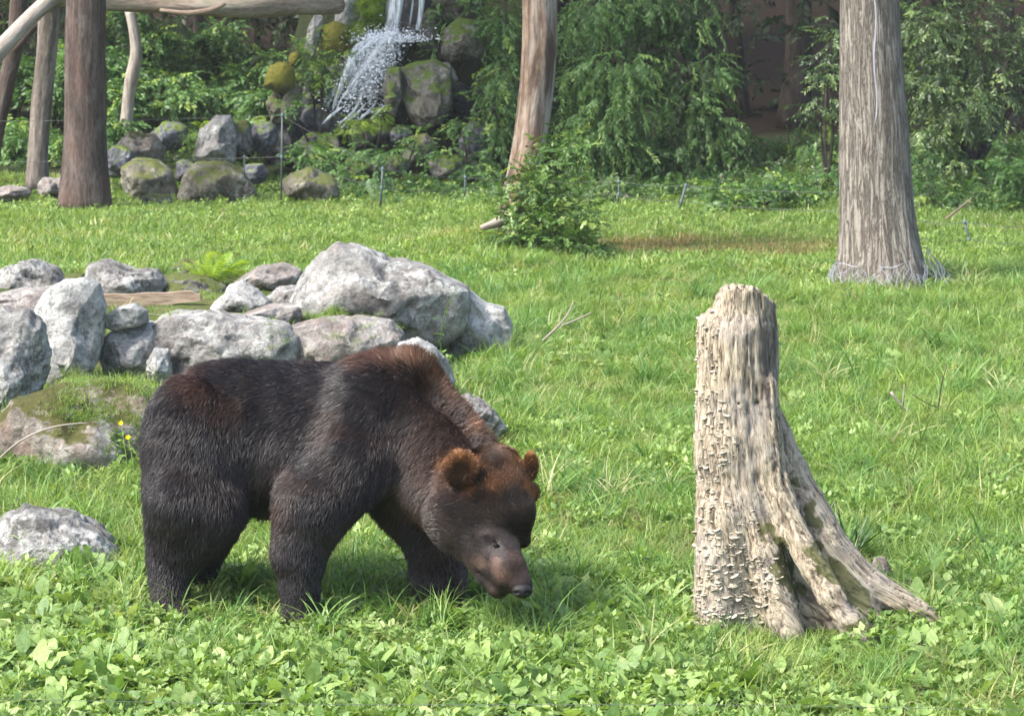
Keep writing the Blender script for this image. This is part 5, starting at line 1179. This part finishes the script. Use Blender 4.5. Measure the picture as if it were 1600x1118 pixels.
shrub('shrub', 'low leafy shrub at the lawn edge right of the thick grey trunk', 'shrub', [(1450, 300, 36, 24, 34.2, .5, 90), (1500, 310, 36, 24, 34, .5, 70), (1440, 255, 20, 34, 35, .3, 40)], p_wood+p_olive, .85, 308, .2)
shrub('shrub', 'bright leafy shrub at the lawn edge in front of the brown gap', 'shrub', [(1200, 296, 34, 16, 33.8, .4, 70), (1245, 292, 22, 22, 33.8, .4, 50), (1150, 312, 44, 12, 33.6, .4, 60), (1120, 302, 24, 14, 33.8, .3, 30)], p_wood+p_bush, .85, 309, .1)
shrub('shrub', 'dark low shrub under the evergreens right of the leafy bush', 'shrub', [(990, 300, 50, 16, 35.4, .5, 90), (1060, 305, 40, 16, 35.6, .5, 60), (930, 300, 30, 20, 35, .4, 50)], p_olive+p_ever, .8, 310, .3)
# mossy bank plants
shrub('bank_shrub', 'broad-leaved plants climbing the middle of the mossy bank', 'shrub', [(722, 195, 26, 24, 37.8, .3, 46), (700, 235, 24, 20, 37.5, .3, 30), (750, 262, 30, 16, 37.3, .3, 36), (745, 145, 18, 20, 38.2, .3, 22)], p_wood+p_bush, .8, 311, .3)
shrub('bank_shrub', 'leafy plants round the bluish rock at the foot of the waterfall', 'shrub', [(480, 238, 24, 22, 37.6, .3, 44), (520, 255, 40, 18, 37.3, .4, 56), (600, 240, 30, 14, 37.2, .3, 30), (545, 235, 26, 14, 37.8, .3, 24), (650, 215, 18, 20, 37.8, .3, 20), (690, 285, 60, 10, 36.6, .4, 60), (590, 285, 50, 12, 36.4, .4, 50)], p_wood, .8, 312, .3)
shrub('bank_fern', 'bright green ferns above the golden mossy boulder', 'fern', [(488, 85, 22, 40, 38.9, .3, 60), (505, 115, 26, 20, 38.8, .3, 40), (450, 165, 14, 14, 38.3, .2, 16), (535, 85, 26, 20, 39.0, .3, 34)], p_wood+p_fernb, .7, 313, .3)
shrub('bank_grass', 'bright green mossy grass hanging beside the water chute', 'grass clump', [(580, 12, 24, 34, 39.5, .25, 110), (560, 55, 24, 14, 39.3, .2, 40), (605, -30, 10, 30, 39.5, .2, 20)], [mkgrass('hang', 24, .22, .006, .05, FERN, 8, (1.0, 2.6), .8, 4)], 1., 314, .3)
shrub('bank_fern', 'light ferns on the ledge under the splashing spray', 'fern', [(565, 190, 26, 10, 38.2, .2, 36), (600, 170, 10, 20, 38.2, .2, 14), (548, 200, 16, 14, 38.0, .2, 20)], p_fernb, .6, 315, .3)
shrub('bank_shrub', 'dark leafy plants left of the splashing spray', 'shrub', [(510, 140, 26, 14, 39.3, .3, 50), (480, 125, 16, 14, 39.1, .2, 20), (540, 100, 14, 12, 39.2, .2, 14)], p_wood, .6, 316, .3)
shrub('bank_shrub', 'green plants along the top right of the waterfall', 'shrub', [(690, 20, 24, 30, 39.6, .3, 30), (676, 80, 10, 26, 39.2, .2, 14), (745, 20, 30, 40, 39.4, .4, 50), (650, -50, 80, 30, 40.4, .4, 60)], p_wood+p_ever, .7, 317, .3)
# left wood
LW = 'leafy shrubs in the wood behind the left trunks'
lw = [(240, 70, 50, 60, 44, 'dark green leafy tree behind the pale crooked trunk'), (330, 60, 60, 60, 45, 'dark leafy tree in the middle, under the horizontal log'), (400, 90, 40, 70, 44.6, 'shaded leafy tree just left of the golden mossy boulder'), (180, 120, 30, 60, 42, 'yellow-green lit shrub between the thick brown trunk and the pale crooked one'), (30, 120, 40, 60, 42.5, 'bright green leafy shrub behind the leaning log'), (95, 130, 18, 90, 42, 'bright leaves between the slender and the thick brown trunk'), (310, 150, 60, 40, 42.4, 'mid-green shrub above the pale rocks'), (20, 220, 50, 36, 40, 'low green shrub at the left edge of the lawn'), (95, 240, 22, 40, 39.5, 'low green shrub behind the two left trunks'), (180, 210, 20, 30, 39.5, 'small bright shrub right of the thick brown trunk'), (410, 165, 24, 28, 40.8, 'leafy shrub beneath the golden mossy boulder'), (350, 205, 60, 20, 39.8, 'grassy weeds on top of the rocks in front of the wood'), (-110, 120, 90, 130, 42, 'leafy shrub cut by the left edge')]
for i, (x, y, rx, ry, Y, lb) in enumerate(lw):
    r = np.random.default_rng(400+i); bl = [(x+r.uniform(-.7, .7)*rx, y+r.uniform(-.8, .8)*ry, rx*.5, ry*.32, Y+r.uniform(-.6, .6), .6, int(26+rx*ry/55)) for _ in range(7)]
    shrub('leafy_shrub', lb, 'shrub', bl, p_wood if i not in (11,) else p_wood+p_fernb, .95, 400+i, .35, LW)
# tall blades among the rocks
P = np.array([at(305+rr.normal(0, 7), 225, 37.4) for _ in range(5)]); rb = thing('blade_plant', 'upright clump of pale green blades between the rocks', 'plant', at(305, 228, 37.4))
scatter('foliage', p_long, P, upright(5, rr, .1), np.full(5, 1.25), 3, parent=rb, kind='stuff')
rb = thing('blade_plant', 'dark green strap-leaved clump just right of the stump roots', 'plant', gnd(1318, 885))
P = np.array([gnd(1318+rr.normal(0, 12), 885+rr.normal(0, 6)) for _ in range(4)])
pl2 = mkgrass('strap', 14, .36, .016, .05, leaf_mat('strap_leaves', (.02, .055, .012), (.06, .13, .03), None, .3, .4, .4), 99, (.2, 1.2), .5, 6)
scatter('foliage', [pl2], P, upright(4, rr, .12), np.full(4, 1.15), 3, parent=rb, kind='stuff')
rb = thing('fern', 'bright yellow-green fern at the back of the boulder heap', 'fern', at(330, 440, 22.6))
n = 26; az = np.linspace(-.2, math.pi+.2, n); P = np.tile(at(332, 444, 22.4), (n, 1))+rr.normal(0, .05, (n, 3))
scatter('frond', p_fernb, P, np.stack([rr.normal(0, .3, n), rr.uniform(-1.0, -.3, n), az*2], 1), rr.uniform(.8, 1.25, n), 4, parent=rb, kind='stuff')
rb = thing('tall_weed', 'tall thin flowering weed with ferny leaves beside the big boulder', 'weed', at(690, 580, 18.2))
st = [at(690, 580, 18.2), at(688, 520, 18.1), at(697, 480, 18.1), at(712, 452, 18.1)]
limb('stem', [tube(st, [.006, .005, .004, .002], 5, sub=3)], WEED2, rb)
P = np.array([at(x, y, 18.1) for x, y in [(688, 575), (692, 570), (680, 560), (700, 565), (690, 555), (706, 560), (676, 575), (690, 510), (684, 495), (696, 490), (702, 475), (706, 462), (676, 520), (712, 455), (690, 530)]])
scatter('foliage', p_bush+p_small, P, np.stack([rr.normal(0, .4, len(P)), rr.uniform(-.6, .3, len(P)), rr.uniform(0, 6.28, len(P))], 1), np.r_[np.full(7, .9), np.full(8, .32)], 9, parent=rb, kind='stuff')
# buttercups by the mossy boulder
m_yel = plain('petal_yellow', (.75, .58, .02), .5, .3)
for k, (x, y, lb) in enumerate([(189, 662, 'upper yellow flower against the mossy boulder'), (200, 684, 'lower yellow flower against the mossy boulder')]):
    c = at(x, y, 14.75); g0 = c.copy(); g0[2] = 0; g0[0] += .03; T = thing('buttercup', lb, 'flower', g0, 'yellow flowers')
    Vs, Fs, o_ = [], [], 0
    for a in range(5):
        V, F = leafV(.022, .02, .3, -.3, 2, .7); Vs.append(xf(V, a*1.257, -.5, 0, (0, 0, 0))); Fs.append(F+o_); o_ += len(V)
    V = xf(np.concatenate(Vs), 0, 0, .9)+c; child('petals', V, np.concatenate(Fs), m_yel, T)
    limb('stem', [tube([g0, c*.5+g0*.5+[.02, 0, 0], c], [.003, .0025, .002], 5, sub=2)], WEED2, T)
# sticks
def stick(label, branches, mat=B_PALE, name='stick'):
    c = np.array(branches[0][0][0]); T = thing(name, label, 'stick', (c[0], c[1], 0))
    limb('branch', [tube(p, r, 7, amp=.12, freq=6, sub=3, seed=k) for k, (p, r) in enumerate(branches)], mat, T)
sp_ = lambda pts, Y, h=0: [at(x, y, Y) for x, y in pts]
stick('forked bleached stick lying in the grass right of the stump', [(sp_([(1392, 612), (1408, 634), (1425, 648), (1440, 660)], 17.2), [.012, .010, .008, .005]), (sp_([(1410, 634), (1412, 615), (1413, 600)], 17.2), [.006, .005, .003])])
stick('thin grey twig reaching up from the grass near the forked stick', [(sp_([(1466, 640), (1470, 600), (1480, 570)], 17.3), [.005, .004, .002]), (sp_([(1425, 615), (1450, 632), (1466, 636)], 17.3), [.003, .004, .004])], B_DARK)
stick('pale curved stick in the grass left of the stump top', [(sp_([(848, 532), (870, 512), (888, 492), (896, 470)], 19.9), [.010, .009, .007, .004]), (sp_([(874, 510), (900, 500), (924, 488)], 19.9), [.007, .007, .004])])
stick('fallen branch pointing up from the lawn beside the leaning fence post', [(sp_([(1478, 342), (1500, 325), (1518, 310)], 31.5), [.016, .014, .01])], B_LOG)
stick('thin pale root trailing over the mossy boulder', [(sp_([(-10, 725), (20, 695), (60, 672), (100, 662), (140, 660)], 14.98), [.006, .007, .006, .005, .003])])
# crowns above the frame and the mass of the wood behind
def crown(T, c, rad, n, pr, s, seed):
    r = np.random.default_rng(seed); P = []; 
    for _ in range(14):
        d = r.normal(size=3); d /= np.linalg.norm(d); cc = np.array(c)+d*rad*r.uniform(.3, 1); e = r.normal(size=(n//14, 3)); P.append(cc+e*np.array([.55, .55, .35])*rad*.4)
    P = np.concatenate(P); scatter('crown', pr, P, np.stack([r.normal(0, .5, len(P)), r.normal(.3, .4, len(P)), r.uniform(0, 6.28, len(P))], 1), r.uniform(1.2, 2.2, len(P))*s, seed, parent=T, kind='stuff')
crown(T1, (3.9, 25.2, 17.5), (3, 3, 2.2), 700, p_wood, 1.2, 1)
crown(T2, (-5.8, 34.6, 12.0), (3, 3, 2.2), 900, p_wood, 1.2, 2)
crown(T3, (-6.6, 36.8, 9.8), (2.4, 2.4, 1.8), 500, p_wood, 1.2, 3)
crown(T8, (.4, 28.7, 12.5), (2.6, 2.6, 2.), 600, p_wood, 1.2, 4)
r = np.random.default_rng(900); cl = []
for _ in range(430):
    x = r.uniform(-21, 20); Y = r.uniform(43, 55); z = r.uniform(-.3, 12)**1.0
    px_ = 800+FPX*x/Y
    if 1160 < px_ < 1310 and r.random() < .96 and z < 6: continue
    cl.append((x, Y, z))
P = np.concatenate([np.array(c)+r.normal(size=(26, 3))*[.75, .6, .6] for c in cl]); P[:, 2] += H(P[:, 0], P[:, 1])
scatter('background_wood', p_deep, P, np.stack([r.normal(0, .6, len(P)), r.normal(.3, .5, len(P)), r.uniform(0, 6.28, len(P))], 1), r.uniform(.8, 1.7, len(P)), 8, kind='stuff')
# unseen leaf layer added above the picture to shade the wood, on no trees
P = np.stack([r.uniform(-20, 18, 9000), r.uniform(38.5, 60, 9000), r.uniform(7, 14, 9000)], 1); P = P[(fbm(P*.35, 2, 500) > 0.02) & (P[:, 0] > -2-(P[:, 1]-38)*.0)]
scatter('added_shade_canopy', p_deep, P, np.stack([r.normal(0, .6, len(P)), r.normal(.3, .5, len(P)), r.uniform(0, 6.28, len(P))], 1), r.uniform(1.5, 2.6, len(P)), 8, kind='stuff')

# ------------------------------------------------------------------ the air
V = np.array([(x, y, z) for x in (-80, 80) for y in (-14, 150) for z in (-2., 45.)], float); F = np.array([(0, 1, 3, 2), (4, 6, 7, 5), (0, 4, 5, 1), (2, 3, 7, 6), (0, 2, 6, 4), (1, 5, 7, 3)])
hm = bpy.data.materials.new('haze'); hm.use_nodes = True; hm.node_tree.nodes.clear(); ho = hm.node_tree.nodes.new('ShaderNodeOutputMaterial'); hv = hm.node_tree.nodes.new('ShaderNodeVolumePrincipled')
hv.inputs['Color'].default_value = (.86, .9, .93, 1); hv.inputs["Density"].default_value = .00042; hm.node_tree.links.new(hv.outputs[0], ho.inputs[1])
link('haze', mesh_np('haze', V, F, False), hm, kind='stuff')
